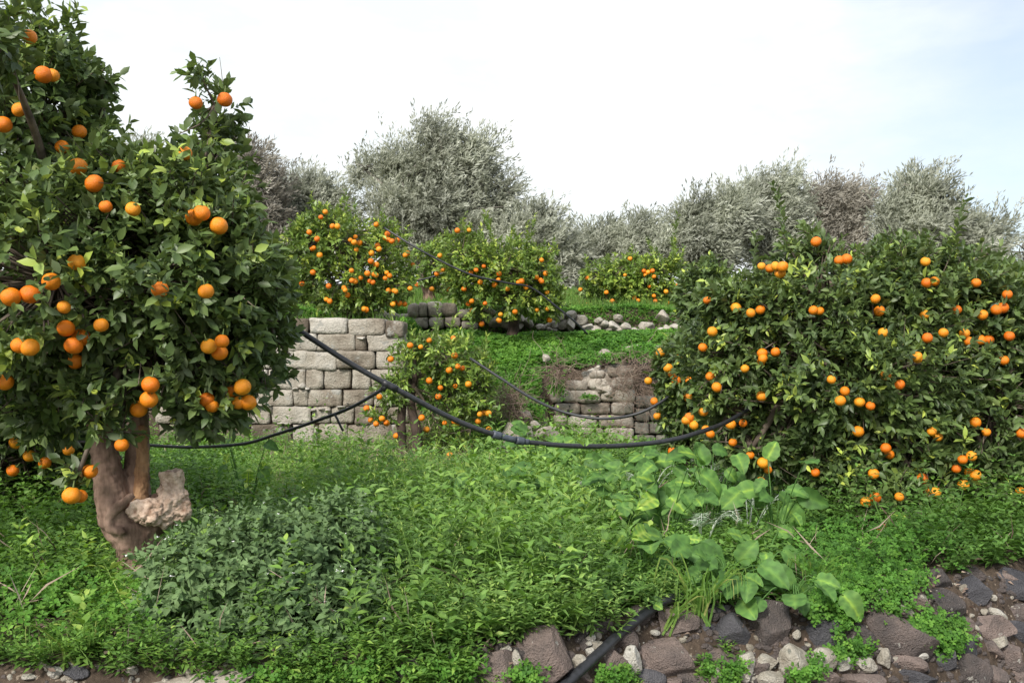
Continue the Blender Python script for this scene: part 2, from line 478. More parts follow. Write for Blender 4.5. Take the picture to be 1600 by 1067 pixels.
M['basalt'] = rock_mat('basalt', [(.22, (.085, .076, .074)), (.42, (.155, .128, .118)), (.60, (.25, .195, .172)), (.80, (.34, .265, .235))], scale=7, spots=(.44, .42, .38), spot_scale=26, spot_at=.63,
                       obj_rand=.42, fine=120, bump=1.0)
M['slate'] = rock_mat('dark_basalt', [(.25, (.06, .06, .068)), (.6, (.125, .122, .132)), (.8, (.19, .18, .18))], scale=7, obj_rand=.2, fine=120, bump=.9)
M['cobble'] = rock_mat('limestone_cobble', [(.25, (.20, .17, .13)), (.48, (.40, .37, .31)), (.75, (.56, .54, .49))], scale=11, dark=((.20, .20, .17), 22, .64), obj_rand=.3, fine=110, bump=.8)
M['soil'] = rock_mat('soil', [(.3, (.040, .029, .021)), (.55, (.085, .062, .045)), (.75, (.15, .115, .085))], scale=5, fine=45, bump=.8, spots=(.26, .21, .16), spot_scale=40, spot_at=.6)
M['hose'] = plain_mat('black_polyethylene', (.022, .023, .027), .42, .5, .35, 60)
M['fitting'] = plain_mat('scuffed_fitting', (.055, .065, .085), .45, .5, .3)

# ------------------------------------------------------------------ the ground
def edge_y(x):
    """front edge of the orchard terrace, where the rubble bank begins"""
    return np.interp(x, [-8, -1.77, -.45, .05, .54, 1.25, 1.75, 2.63, 6, 14], [3.0, 3.12, 3.2, 3.36, 3.78, 3.92, 4.15, 4.72, 6.9, 12])

def hgt(x, y):
    x = np.asarray(x, float); y = np.asarray(y, float)
    e = edge_y(x)
    base = -.5 + .5 * np.clip((y - (e - .3)) / .3, 0, 1) ** .85
    base = base - .012 * np.clip(y - 4, 0, 7)
    base = base + .03 * vnoise(np.stack([x * 1.3, y * 1.3, x * 0], -1), 5) * smooth(0, .6, y - e)
    wall = smooth(10.72, 10.95, y) * 1.53                                      # behind the ashlar wall
    bank = np.interp(y, [9.9, 10.5, 10.85, 11.3, 12.0], [0, .36, .76, 1.08, 1.40])   # overgrown collapse
    ruin = np.interp(y, [10.98, 11.15, 12.0], [0, 1.02, 1.40])                 # behind the ruined wall
    a = smooth(-1.32, -1.16, x); b = smooth(.30, .62, x)
    up = wall * (1 - a) + (bank * (1 - b) + ruin * b) * a
    upper = smooth(12.55, 12.75, y) * (.27 + .13 * a) + np.clip(y - 12.8, 0, 12) * .115 + np.clip(y - 24.8, 0, 400) * .02
    bump = .03 * vnoise(np.stack([x * 2.2, y * 2.2, x * 0], -1), 9) * smooth(11, 12, y)
    return base + up + upper + bump

def hit(px, py, d0=2.6, d1=40, lift=0.0):
    """where the sight line through a spot of the photograph meets the ground"""
    d = np.arange(d0, d1, .01)
    P = np.stack([(px - HX) / F * d, d, CZ + (HY - py) / F * d], -1)
    k = np.nonzero(P[:, 2] <= hgt(P[:, 0], P[:, 1]) + lift)[0]
    return P[k[0]] if len(k) else P[-1]

def ground():
    xs = np.concatenate([[-400, -200, -100, -50, -30, -20, -14], np.arange(-10, 10.01, .07), [14, 20, 30, 50, 100, 200, 400]])
    ys = np.concatenate([[-60, -30, -12, -4, 0, 1.5], np.arange(2.2, 14.5, .06), np.arange(14.6, 32, .6), [36, 45, 60, 90, 140, 250, 450]])
    X, Y = np.meshgrid(xs, ys)
    Z = hgt(X, Y)
    near = (Y < 14.5) & (Y > 2.2)
    Z = Z + near * .012 * fbm(np.stack([X * 9, Y * 9, X * 0], -1), 3)
    g = Geo()
    ny, nx = X.shape
    i, j = np.meshgrid(np.arange(ny - 1), np.arange(nx - 1), indexing='ij')
    q = np.stack([i * nx + j, i * nx + j + 1, (i + 1) * nx + j + 1, (i + 1) * nx + j], -1).reshape(-1, 4)
    g.add(np.stack([X, Y, Z], -1), [q])
    tag(g.build('ground', M['soil']), kind='structure')
ground()

# ------------------------------------------------------------------ stones and masonry
def ico(sub):
    t = (1 + 5 ** .5) / 2
    V = [(-1, t, 0), (1, t, 0), (-1, -t, 0), (1, -t, 0), (0, -1, t), (0, 1, t), (0, -1, -t), (0, 1, -t), (t, 0, -1), (t, 0, 1), (-t, 0, -1), (-t, 0, 1)]
    Fc = [(0, 11, 5), (0, 5, 1), (0, 1, 7), (0, 7, 10), (0, 10, 11), (1, 5, 9), (5, 11, 4), (11, 10, 2), (10, 7, 6), (7, 1, 8),
          (3, 9, 4), (3, 4, 2), (3, 2, 6), (3, 6, 8), (3, 8, 9), (4, 9, 5), (2, 4, 11), (6, 2, 10), (8, 6, 7), (9, 8, 1)]
    V = [np.array(v) / np.linalg.norm(v) for v in V]
    for _ in range(sub):
        mid, nf = {}, []
        def m(a, b):
            k = (min(a, b), max(a, b))
            if k not in mid:
                p = V[a] + V[b]
                V.append(p / np.linalg.norm(p)); mid[k] = len(V) - 1
            return mid[k]
        for a, b, c in Fc:
            x, y, z = m(a, b), m(b, c), m(c, a)
            nf += [(a, x, z), (b, y, x), (c, z, y), (x, y, z)]
        Fc = nf
    return np.array(V), np.array(Fc)
ICO4, ICO3, ICO2 = ico(4), ico(3), ico(2)

def stone_geo(size, rot, seed, cuts=9, round_=0.0, src=None, amp=.05):
    """a broken stone: a ball cut flat by several planes, chipped by noise, scaled and turned; size = (width, depth, height)"""
    rng = np.random.default_rng(seed)
    V, Fc = src or ICO3
    V = V.copy()
    n = rsphere(rng, cuts)
    for k in range(cuts):
        o = rng.uniform(.44, .78) + round_
        d = V @ n[k] - o
        V -= np.clip(d, 0, None)[:, None] * n[k][None] * .995
    V = V / np.abs(V).max(0)
    V = V + norm(V) * (amp * fbm(V * 2.2 + seed * 3.7, seed, 3))[:, None] + norm(V) * (amp * .5 * fbm(V * 6 + seed, seed + 5, 3))[:, None]
    V = V * np.asarray(size) / 2
    c, s = math.cos(rot), math.sin(rot)
    R = np.array([[c, 0, s], [0, 1, 0], [-s, 0, c]])
    return V @ R.T, Fc

def stone(name, pos, size, rot, seed, mat, parent=None, cuts=9, round_=0.0, big=False, amp=.05):
    V, Fc = stone_geo(size, rot, seed, cuts, round_, ICO4 if big else ICO3, amp)
    g = Geo(); g.add(V + np.asarray(pos), [Fc])
    return g.build(name, mat, parent, origin=pos)

def block(g, x0, x1, z0, z1, y, depth, seed, bev=.022, amp=.010, var=.5, res=.035):
    """one dressed block with worn arrises: a gridded box rounded at its edges and roughened"""
    sx, sz = (x1 - x0) / 2, (z1 - z0) / 2
    sy = depth / 2
    S = np.array([sx, sy, sz])
    n = [max(3, int(2 * s / res)) for s in S]
    pts, quads, off = [], [], 0
    for ax in range(3):
        a, b = [(1, 2), (2, 0), (0, 1)][ax]
        for sg in (-1, 1):
            A, B = np.meshgrid(np.linspace(-1, 1, n[a] + 1), np.linspace(-1, 1, n[b] + 1), indexing='ij')
            p = np.zeros(A.shape + (3,))
            p[..., ax] = sg; p[..., a] = A; p[..., b] = B
            pts.append(p.reshape(-1, 3))
            i, j = np.meshgrid(np.arange(n[a]), np.arange(n[b]), indexing='ij')
            w = n[b] + 1
            q = np.stack([i * w + j, (i + 1) * w + j, (i + 1) * w + j + 1, i * w + j + 1], -1).reshape(-1, 4)
            quads.append((q if sg > 0 else q[:, ::-1]) + off)
            off += A.size
    P = np.concatenate(pts); Q = np.concatenate(quads)
    key = np.round(P * 1e4).astype(np.int64)
    _, idx, inv = np.unique(key, axis=0, return_index=True, return_inverse=True)
    P = P[idx]; Q = inv.reshape(-1)[Q]
    rng = np.random.default_rng(seed)
    be = bev * rng.uniform(.8, 1.5)
    core = np.maximum(S - be, S * .3)
    p = P * S
    inn = np.clip(p, -core, core)
    d = p - inn
    ln = np.linalg.norm(d, axis=1, keepdims=True)
    p = inn + d / np.maximum(ln, 1e-9) * np.minimum(ln, be)
    tilt = rng.normal(0, .018, 2)
    p[:, 2] += p[:, 0] * tilt[0]; p[:, 1] += p[:, 2] * tilt[1] * 2
    c = np.array([(x0 + x1) / 2, y + sy + rng.normal(0, .012), (z0 + z1) / 2])
    nd = norm(p)
    p = p + c
    p = p + nd * (amp * 1.6 * fbm(p * 7, seed, 2) + amp * .8 * fbm(p * 25, seed + 3, 2))[:, None]
    g.add(p, [Q], np.clip(var + rng.normal(0, .28), 0, 1))

def px_block(g, d, x0, y0, x1, y1, depth, seed, **k):
    a, b = W(x0, y1, d), W(x1, y0, d)
    block(g, a[0], b[0], a[2], b[2], d, depth, seed, **k)

# ---- the ashlar retaining wall
D1 = 10.5
def zz(a): return [tuple(300 + v * .2625 for v in p) for p in a]
rows = [  # (top, bottom rows of the course in the photograph, [(left, right)...])
    (521.5, 548.5, [(-160, -20), (-15, 150), (155, 330), (336, 478), (482, 551), (556, 742), (746, 968), (973, 1037), (1042, 1255)]),
    (548.5, 576.5, [(-200, -5), (0, 230), (236, 476), (481, 862), (866, 1090), (1095, 1262)]),
    (577, 608, [(-180, 30), (36, 240), (245, 450), (455, 675), (680, 780), (785, 946), (951, 1062), (1068, 1250)]),
    (608.5, 634.5, [(-200, 40), (45, 250), (256, 440), (445, 601), (606, 689), (693, 890), (895, 1080), (1086, 1262)]),
    (635, 662, [(-220, -10), (-5, 220), (225, 350), (355, 461), (476, 706), (712, 822), (828, 960), (966, 1150), (1155, 1290)]),
    (663, 693.5, [(-200, 80), (85, 346), (350, 595), (598, 721), (751, 920), (925, 1182), (1188, 1330)]),
    (694, 719, [(-240, 25), (30, 210), (215, 340), (344, 515), (527, 771), (776, 1012), (1017, 1200), (1205, 1340)]),
    (719.5, 741, [(-220, 125), (130, 333), (338, 505), (510, 760), (766, 990), (996, 1240)]),
    (741.5, 762, [(-240, 60), (66, 300), (306, 560), (566, 800), (806, 1060), (1066, 1260)]),
]
wall_label = 'old retaining wall of squared pale limestone blocks behind the hanging black pipe'
awall = empty('ashlar_wall', W(480, 740, D1), wall_label, 'stone wall')
g = Geo(); k = 0
for (t, b, xs) in rows:
    for (a, c) in xs:
        k += 1
        px_block(g, D1, 300 + a * .2625, t, 300 + c * .2625, b, .42, k, bev=.012, amp=.019)
g.build('masonry', M['ashlar'], awall)
for (a, c, t, b) in [(240, 440, 496, 521), (446, 690, 497, 521), (695, 921, 496.5, 521.5), (929, 1146, 497.5, 524), (1153, 1260, 501, 527)]:
    g = Geo(); k += 1
    px_block(g, D1 - .01, 300 + a * .2625, t, 300 + c * .2625, b, .46, k, bev=.02, amp=.019)
    g.build('coping_block', M['ashlar'], awall)
g = Geo()
for q, (x, y, w, h) in enumerate([(610, 562, 40, 22), (650, 548, 50, 40), (680, 562, 34, 20), (735, 815, 22, 60), (735, 862, 26, 50), (465, 690, 18, 40), (460, 662, 38, 18), (770, 680, 50, 26),
                                  (805, 690, 36, 22), (560, 770, 60, 18), (525, 768, 50, 16), (300, 762, 90, 24), (915, 886, 30, 14), (520, 935, 12, 50), (130, 893, 140, 22), (160, 925, 90, 22),
                                  (390, 660, 90, 14), (715, 688, 40, 22), (1005, 262, 60, 24), (880, 668, 60, 16)]):
    V, Fc = stone_geo((w * .2625 / F * D1, .16, h * .2625 / F * D1), 0, 400 + q, 8, .1, ICO2)
    g.add(V + W(300 + x * .2625, 460 + y * .2625, D1 - .045) + np.array([0, .055, 0]), [Fc], .95)
g.build('chinking_stones', M['ashlar'], awall)
g = Geo()                                                        # dark earth core seen in the joints
a, b = W(225, 770, D1 + .1), W(627, 506, D1 + .1)
block(g, a[0], b[0] - .06, a[2], b[2], D1 + .1, .3, 77, amp=.004, var=.2, res=.2)
g.build('earth_core', M['soil'], awall)

# ---- the ruined wall right of the bank
D2 = 10.75
ruin = empty('ruined_wall', W(930, 720, D2), 'ruined brown stone wall with crumbled top tangled in dry brambles', 'stone wall')
def r6(x, y): return 600 + x * .3187, 460 + y * .3187
g = Geo()
for q, (x0, x1, y0, y1) in enumerate([(880, 1060, 470, 530), (1064, 1230, 462, 528), (820, 876, 478, 532), (838, 960, 533, 590), (964, 1110, 532, 588), (1114, 1232, 530, 590), (836, 900, 592, 655), (905, 1050, 594, 652),
                                      (1054, 1226, 592, 652), (862, 905, 656, 742), (910, 1080, 654, 742), (1085, 1228, 656, 740), (850, 1000, 745, 810), (1004, 1228, 744, 812), (900, 1000, 425, 468), (1005, 1110, 412, 460), (1114, 1226, 405, 462), (1010, 1090, 372, 410), (1094, 1220, 348, 404)]):
    a, b = r6(x0, y0), r6(x1, y1)
    px_block(g, D2, a[0], a[1], b[0], b[1], .4, 900 + q, bev=.035, amp=.022)
g.build('masonry', M['ruin'], ruin)
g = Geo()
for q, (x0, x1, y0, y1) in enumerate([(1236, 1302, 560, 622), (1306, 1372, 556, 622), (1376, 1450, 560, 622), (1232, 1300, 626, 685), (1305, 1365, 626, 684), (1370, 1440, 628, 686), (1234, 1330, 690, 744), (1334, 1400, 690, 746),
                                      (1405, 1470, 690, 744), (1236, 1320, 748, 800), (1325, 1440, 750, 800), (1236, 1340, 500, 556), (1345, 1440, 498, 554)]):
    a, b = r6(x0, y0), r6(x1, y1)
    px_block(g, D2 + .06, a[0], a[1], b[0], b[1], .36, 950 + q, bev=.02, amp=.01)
g.build('dark_courses', M['ruin_dark'], ruin)  # right-hand courses in a darker, faintly greenish stone
rs = np.random.default_rng(31)
g = Geo()
for q in range(70):                                              # rubble heart spilling over the top
    x, y = rs.uniform(930, 1190), rs.uniform(345, 470)
    if y < 470 - 130 * (1 - abs(x - 1040) / 170): continue
    s = rs.uniform(.07, .19)
    V, Fc = stone_geo((s, s * .9, s * rs.uniform(.6, .95)), rs.uniform(-.6, .6), 1000 + q, 8, .05, ICO2)
    g.add(V + W(*r6(x, y), D2 + .02 + (470 - y) * .0014), [Fc], rs.uniform(.3, 1))
g.build('rubble_heart', M['ruin'], ruin)
g = Geo()
for q in range(120):
    x, y = rs.normal(735, 75), rs.uniform(530, 800)
    if x > 855 or x < 590: continue
    d_ = 10.45 - (y - 530) * .0028
    s_ = rs.uniform(.05, .17) * (1.5 if rs.random() < .15 else 1)
    V, Fc = stone_geo((s_ * 1.2, s_, s_ * rs.uniform(.6, .95)), rs.uniform(-.6, .6), 1150 + q, 8, .05, ICO3)
    a_ = r6(x, y); p_ = W(a_[0], a_[1], d_)
    p_[2] = min(p_[2], float(hgt(p_[0], p_[1])) + .05)
    g.add(V + p_, [Fc], rs.uniform(.2, 1))
g.build('spilled_rubble', M['ruin'], ruin)
for q, (x, y, w, h, r) in enumerate([(1100, 300, 100, 80, .3), (1205, 275, 150, 50, -.25), (1010, 382, 60, 55, .1), (1050, 372, 50, 40, 0)]):
    stone('fallen_cap', W(*r6(x, y), D2 + .35), (w * .3187 / F * D2, .35, h * .3187 / F * D2), r, 1100 + q, M['ruin'] if q < 2 else M['pale'], ruin)

# loose boulders at the foot of the bank
for q, (x, y, w, h, d, r, lab, mat) in enumerate([
        (655, 690, 165, 120, 9.5, .1, 'rounded grey boulder with a flat top directly under the pipe coupling', 'ruin'),
        (610, 765, 150, 130, 9.3, -.2, 'dark squat boulder on the weeds left of the pipe coupling', 'ruin_dark'),
        (800, 690, 130, 110, 9.8, .3, 'reddish brown boulder at the foot of the ruined wall', 'ruin'),
        (690, 600, 85, 60, 10.0, .1, 'pale cream block lying above the grey boulder', 'pale'),
        (745, 640, 60, 50, 9.9, .5, 'small pale stone between cream block and reddish boulder', 'pale'),
        (850, 795, 50, 30, 9.4, 0, 'flat white stone in front of the reddish boulder', 'cobble'),
        (790, 312, 50, 40, 11.2, .2, 'pale stone poking out of the clover on the bank', 'pale')]):
    a = r6(x, y)
    o = stone('boulder' if w > 100 else 'loose_stone', W(a[0], a[1], d), (w * .3187 / F * d, w * .3 / F * d, h * .3187 / F * d), r, 1200 + q, M[mat], big=w > 100, amp=.07)
    tag(o, lab, 'boulder' if w > 100 else 'stone')

# ---- low rubble walls on the upper terrace
D3 = 12.45
def rubble_row(name, label, items, mat, d, seed):
    root = empty(name, W(items[0][0], items[0][1] + 10, d), label, 'stone wall')
    for q, (x, y, w, h) in enumerate(items):
        stone('stone', W(x, y, d) + np.array([0, (q % 3) * .03, 0]), (w / F * d * 1.3, .3, h / F * d * 1.35), ((q * 37) % 11 - 5) * .03, seed + q, M[mat], root, 7, .12)
    return root
cw = empty('coursed_wall', W(655, 512, 12.3), 'low dark wall of squared stones on the upper terrace between two orange trees', 'stone wall')
for q, (x0, x1, y0, y1) in enumerate([(637, 653, 474, 495), (654, 667, 473, 495), (668, 690, 472, 495), (691, 714, 473, 494), (644, 668, 496, 512), (669, 694, 496, 512), (695, 720, 495, 512), (600, 622, 489, 503), (622, 642, 490, 512),
                                      (580, 600, 485, 500), (586, 620, 503, 514), (716, 742, 482, 500), (721, 745, 501, 514)]):
    g = Geo(); px_block(g, 12.3 + (q % 3) * .03, x0, y0, x1, y1, .3, 1300 + q, bev=.03, amp=.025, res=.04)
    g.build('stone_block', M['pale' if q % 3 else 'ruin'], cw)
rubble_row('rubble_wall', 'tumbled row of pale rubble stones along the grass top of the green bank',
           [(758, 489, 26, 16), (775, 503, 22, 14), (793, 503, 24, 17), (812, 497, 12, 15), (810, 510, 14, 10), (826, 503, 16, 14), (862, 508, 18, 11), (874, 494, 18, 13), (878, 506, 16, 14), (891, 506, 12, 17), (893, 492, 14, 11),
            (907, 500, 18, 15), (862, 515, 14, 8), (918, 512, 17, 12), (932, 514, 16, 9), (943, 506, 13, 10), (958, 509, 18, 12), (968, 516, 14, 7), (977, 511, 15, 11), (966, 497, 12, 9), (990, 516, 14, 7), (936, 501, 12, 9),
            (1010, 510, 20, 14), (1044, 513, 12, 10), (1058, 513, 20, 11), (1032, 516, 14, 7), (846, 511, 14, 9), (1000, 518, 16, 6), (948, 516, 14, 7)], 'pale', D3, 1400)
tag(stone('boulder', W(1034, 497, 12.7), (.32, .3, .24), .1, 1499, M['ruin'], big=True), 'brown square boulder in the grass beyond the pale rubble row', 'boulder')

# ---- the rubble bank in front
bank = empty('dry_stone_wall', hit(1280, 1050), 'low dry stone bank of dark basalt with white cobbles edging the orchard', 'stone wall')
R = []   # x, y, w, h, tilt, kind
def a6(l):  # spots noted on an enlarged cut of the photograph
    for (x, y, w, h, t, kd) in l: R.append((1100 + x * .3125, 880 + y * .3125, w * .3125, h * .3125, t, kd))
def a5(l):
    for (x, y, w, h, t, kd) in l: R.append((680 + x * .29375, 920 + y * .29375, w * .29375, h * .29375, t, kd))
a6([(160, 360, 180, 180, .1, 's'), (345, 335, 255, 240, .35, 'b'), (580, 272, 140, 66, -.12, 'b'), (585, 368, 225, 140, .05, 's'), (772, 385, 150, 180, .1, 'b'), (1010, 375, 390, 210, .38, 'b'), (890, 222, 235, 105, .05, 'b'),
    (1050, 190, 120, 85, .3, 'b'), (1185, 240, 190, 190, .5, 'b'), (1340, 150, 230, 140, -.25, 's'), (1430, 325, 220, 130, .35, 'b'), (1570, 245, 190, 110, .25, 'b'), (1550, 110, 240, 140, .05, 's'), (1500, 60, 140, 70, .1, 'b'),
    (80, 480, 180, 105, .1, 'b'), (1010, 505, 180, 80, .08, 'b'), (1190, 505, 210, 110, -.2, 's'), (1320, 530, 200, 170, .3, 'b'), (1525, 480, 140, 120, .4, 'b'), (740, 580, 280, 90, .05, 'b'), (1040, 580, 230, 80, .1, 's'),
    (1575, 360, 140, 110, .3, 's'), (1430, 420, 120, 80, .2, 'b'), (1420, 560, 170, 80, .1, 'b'), (870, 130, 130, 60, 0, 'b'), (1290, 400, 150, 90, .4, 's'), (280, 520, 90, 90, .3, 'b'), (560, 580, 200, 80, 0, 'b'), (1575, 560, 110, 100, 0, 'b')])
a5([(590, 375, 315, 290, .12, 'b'), (340, 440, 245, 200, .1, 'b'), (60, 415, 130, 100, .2, 's'), (1275, 185, 220, 150, .18, 'b'), (1215, 370, 300, 230, .1, 'b'), (950, 415, 140, 190, -.15, 'b'), (1505, 380, 190, 110, .05, 'b'),
    (-90, 400, 200, 90, 0, 'b'), (1120, 480, 180, 90, 0, 's'), (1380, 480, 160, 80, 0, 'b')])
C = []
def c6(l):
    for (x, y, w, h, t) in l: C.append((1100 + x * .3125, 880 + y * .3125, w * .3125, h * .3125, t))
def c5(l):
    for (x, y, w, h, t) in l: C.append((680 + x * .29375, 920 + y * .29375, w * .29375, h * .29375, t))
c6([(450, 500, 160, 165, .1), (592, 490, 125, 120, 0), (690, 510, 68, 85, .3), (800, 512, 115, 75, .2), (893, 485, 66, 105, -.1), (335, 585, 130, 80, 0), (320, 500, 105, 85, .1), (212, 510, 85, 135, .1), (492, 235, 46, 60, .4), (460, 362, 40, 50, 0),
    (1000, 248, 90, 52, .5), (1075, 470, 76, 50, .1), (1470, 402, 90, 70, -.1), (1462, 262, 100, 50, .6), (575, 212, 66, 46, 0), (770, 152, 36, 30, 0), (60, 565, 50, 80, .2), (205, 570, 70, 60, 0), (1395, 250, 40, 34, 0), (1440, 180, 40, 30, 0), (860, 150, 110, 40, 0)])
c5([(448, 392, 56, 118, -.15), (1048, 392, 108, 165, -.05), (770, 402, 92, 90, .3), (870, 312, 86, 56, .2), (828, 342, 50, 48, 0), (832, 268, 54, 44, 0), (870, 258, 40, 40, 0), (1070, 302, 42, 36, 0), (1172, 240, 52, 30, .2), (385, 335, 60, 50, 0), (820, 300, 40, 24, 0), (1485, 470, 40, 80, .3)])
def face_pos(px, py, out=.0):
    p = hit(px, py)
    return p + np.array([-.1, -.45, .25]) * out
for q, (x, y, w, h, t, kd) in enumerate(R):
    p = face_pos(x, y); d = p[1]
    dep = .75 * math.sqrt(w * h) / F * d
    stone('basalt_stone', p + np.array([0, dep * .02, .0]), (w * 1.24 / F * d, max(dep, .09), h * 1.28 / F * d), t, 2000 + q, M['slate' if kd == 's' else 'basalt'], bank, 9, 0, max(w, h) > 40, .05)
for q, (x, y, w, h, t) in enumerate(C):
    p = face_pos(x, y, .06); d = p[1]
    stone('limestone_cobble', p, (w * 1.08 / F * d, .8 * math.sqrt(w * h) / F * d, h * 1.08 / F * d), t, 2200 + q, M['cobble'], bank, 7, .16, w > 30, .06)
rs = np.random.default_rng(8)
FILL = []
for q in range(1500):                                            # smaller stones wedged into what is left open
    x, y = rs.uniform(720, 1900), rs.uniform(860, 1080)
    p = hit(x, y)
    if p[1] > edge_y(p[0]) + .0 or len(FILL) > 62: continue
    r_ = rs.uniform(13, 24)
    if any(abs(x - a) < w * .46 + r_ * .55 and abs(y - b) < h * .46 + r_ * .45 for (a, b, w, h, *_z) in R + C + FILL): continue
    FILL.append((x, y, 2 * r_, 1.5 * r_))
    d = p[1]
    stone('basalt_stone', p + np.array([0, .015, 0]), (2.5 * r_ / F * d, 1.6 * r_ / F * d, 1.9 * r_ / F * d), rs.normal(0, .3), 2500 + q, M['basalt' if rs.random() < .7 else 'slate'], bank, 9, 0, False, .05)
g = Geo(); g2 = Geo()
for q in range(1900):                                             # chips and gravel between the stones
    x, y = rs.uniform(690, 1620), rs.uniform(900, 1075)
    p = hit(x, y)
    if p[1] > edge_y(p[0]) + .06: continue
    s = rs.uniform(.011, .042) * (1.0 if rs.random() < .85 else 1.5)
    V, Fc = stone_geo((s, s * .8, s * rs.uniform(.5, .9)), rs.uniform(-1, 1), 3000 + q, 6, .1, ico(1))
    (g if rs.random() < .8 else g2).add(V + p, [Fc])
for q in range(110):
    x, y = rs.uniform(-40, 420), rs.uniform(1030, 1075)
    p = hit(x, y); s = rs.uniform(.01, .035)
    V, Fc = stone_geo((s, s * .8, s * .7), rs.uniform(-1, 1), 4000 + q, 6, .1, ico(1))
    (g if rs.random() < .4 else g2).add(V + p, [Fc])
tag(g.build('gravel', M['basalt']), kind='stuff')
tag(g2.build('gravel', M['cobble']), kind='stuff')

for q, (x, y, w, h, mat, lab, t) in enumerate([
        (118, 1052, 44, 26, 'slate', 'dark grey stone lying among pebbles below the orange tree trunk', .1),
        (88, 1050, 26, 18, 'cobble', 'whitish stone touching the dark grey stone on its uphill side', .2),
        (47, 1056, 24, 13, 'cobble', 'small white pebble alone at the end of the pebble strip', 0),
        (318, 1066, 200, 30, 'ruin', 'long flat tan stone slab with dark pits under the grey-green bush', -.08),
        (503, 1034, 70, 40, 'basalt', 'brown stone half hidden below the grey-green bush', .1),
        (205, 1046, 26, 15, 'pale', 'small buff stone just uphill of the long slab', .3),
        (630, 1050, 60, 34, 'basalt', 'weathered stone among weeds beside the bank of basalt', -.1)]):
    p = hit(x, y); d = p[1]
    tag(stone('stone_slab' if w > 100 else 'loose_stone', p, (w / F * d, max(.06, .5 * w / F * d), h / F * d), t, 4300 + q, M[mat], None, 8, .08, w > 60), lab, 'stone')

# ------------------------------------------------------------------ trees
def lobe_list(l, d0):
    """crown masses: spot, half sizes in the photograph, own distance -> centre and radii in metres"""
    out = []
    for it in l:
        x, y, rx, ry = it[:4]
        d = d0 + (it[4] if len(it) > 4 else 0)
        a, b = rx / F * d, ry / F * d
        dep = it[5] if len(it) > 5 else .5 * (a + b)
        out.append((W(x, y, d), np.array([a, dep, b])))
    return out

def sample_twigs(lobes, n, rng, seed, inner=.35, rag=.22, pad=0.0):
    lobes = [(c, np.maximum(r - pad, r * .45)) for c, r in lobes]
    w = np.array([(r[0] * r[2] + r[0] * r[1] + r[1] * r[2]) for c, r in lobes]); w = w / w.sum()
    P, O = [], []
    for k, (c, r) in enumerate(lobes):
        m = int(n * w[k])
        s = rsphere(rng, m)
        rr = np.where(rng.random(m) < inner, rng.uniform(.35, .9, m), rng.uniform(.85, 1.04, m))
        rr = rr * (1 + rag * fbm(s * 2.3 + k * 5.1, seed, 3))
        p = c + s * r * rr[:, None]
        keep = np.ones(m, bool)
        for j, (c2, r2) in enumerate(lobes):
            if j != k:
                keep &= (np.linalg.norm((p - c2) / r2, axis=1) > .62) | (rng.random(m) < .15)
        P.append(p[keep]); O.append(norm(s / r)[keep])
    return np.concatenate(P), np.concatenate(O)

def lobe_front(lobes, px, py):
    o = np.array([0, 0, CZ]); v = norm(W(px, py, 1.0) - o)
    best = None
    for c, r in lobes:
        a, b = (o - c) / r, v / r
        A, B, Cc = b @ b, a @ b, a @ a - 1
        disc = B * B - A * Cc
        if disc > 0:
            t = (-B - math.sqrt(disc)) / A
            if best is None or t < best: best = t
    return None if best is None else o + v * best

def make_orange_mesh(seed):
    g = Geo()
    nu, nv = 22, 14
    th = np.linspace(0.0, np.pi, nv + 1)
    ph = np.arange(nu) / nu * 2 * np.pi
    T, Ph = np.meshgrid(th, ph, indexing='ij')
    r = 1 - .07 * np.exp(-(T / .22) ** 2) - .04 * np.exp(-((np.pi - T) / .18) ** 2)
    V = np.stack([r * np.sin(T) * np.cos(Ph), r * np.sin(T) * np.sin(Ph), r * np.cos(T) * .95], -1)
    V = V * (1 + .05 * fbm(V * 1.3 + seed * 3, seed, 2))[..., None] * .04
    i, j = np.meshgrid(np.arange(nv), np.arange(nu), indexing='ij')
    q = np.stack([i * nu + j, (i + 1) * nu + j, (i + 1) * nu + (j + 1) % nu, i * nu + (j + 1) % nu], -1).reshape(-1, 4)
    g.add(V, [q])
    o = g.build('orange', M['orange'])
    me = o.data
    bpy.data.objects.remove(o)
    return me
ORANGE = [make_orange_mesh(s) for s in range(4)]
def make_calyx():
    g = Geo()
    tube(g, [(0, 0, .034), (0, 0, .042), (.002, 0, .07)], [.0075, .004, .0022], 6)
    for a in range(5):
        c, s = math.cos(a * 1.2566), math.sin(a * 1.2566)
        g.add([(0, 0, .0375), (c * .010 - s * .005, s * .010 + c * .005, .0372), (c * .014, s * .014, .0358), (c * .010 + s * .005, s * .010 - c * .005, .0372)], [[(0, 1, 2, 3)]])
    o = g.build('calyx', M['calyx']); me = o.data
    bpy.data.objects.remove(o)
    return me
CALYX = make_calyx()

def put_orange(root, p, scale, rng, calyx):
    o = link('orange', ORANGE[int(rng.integers(4))])
    o.rotation_euler = (rng.normal(0, .4), rng.normal(0, .4), rng.uniform(0, 6.28))
    o.scale = (scale,) * 3
    o.parent = root
    o.location = Vector(p) - root.location
    if calyx:
        c = link('calyx', CALYX); c.parent = o
    return o

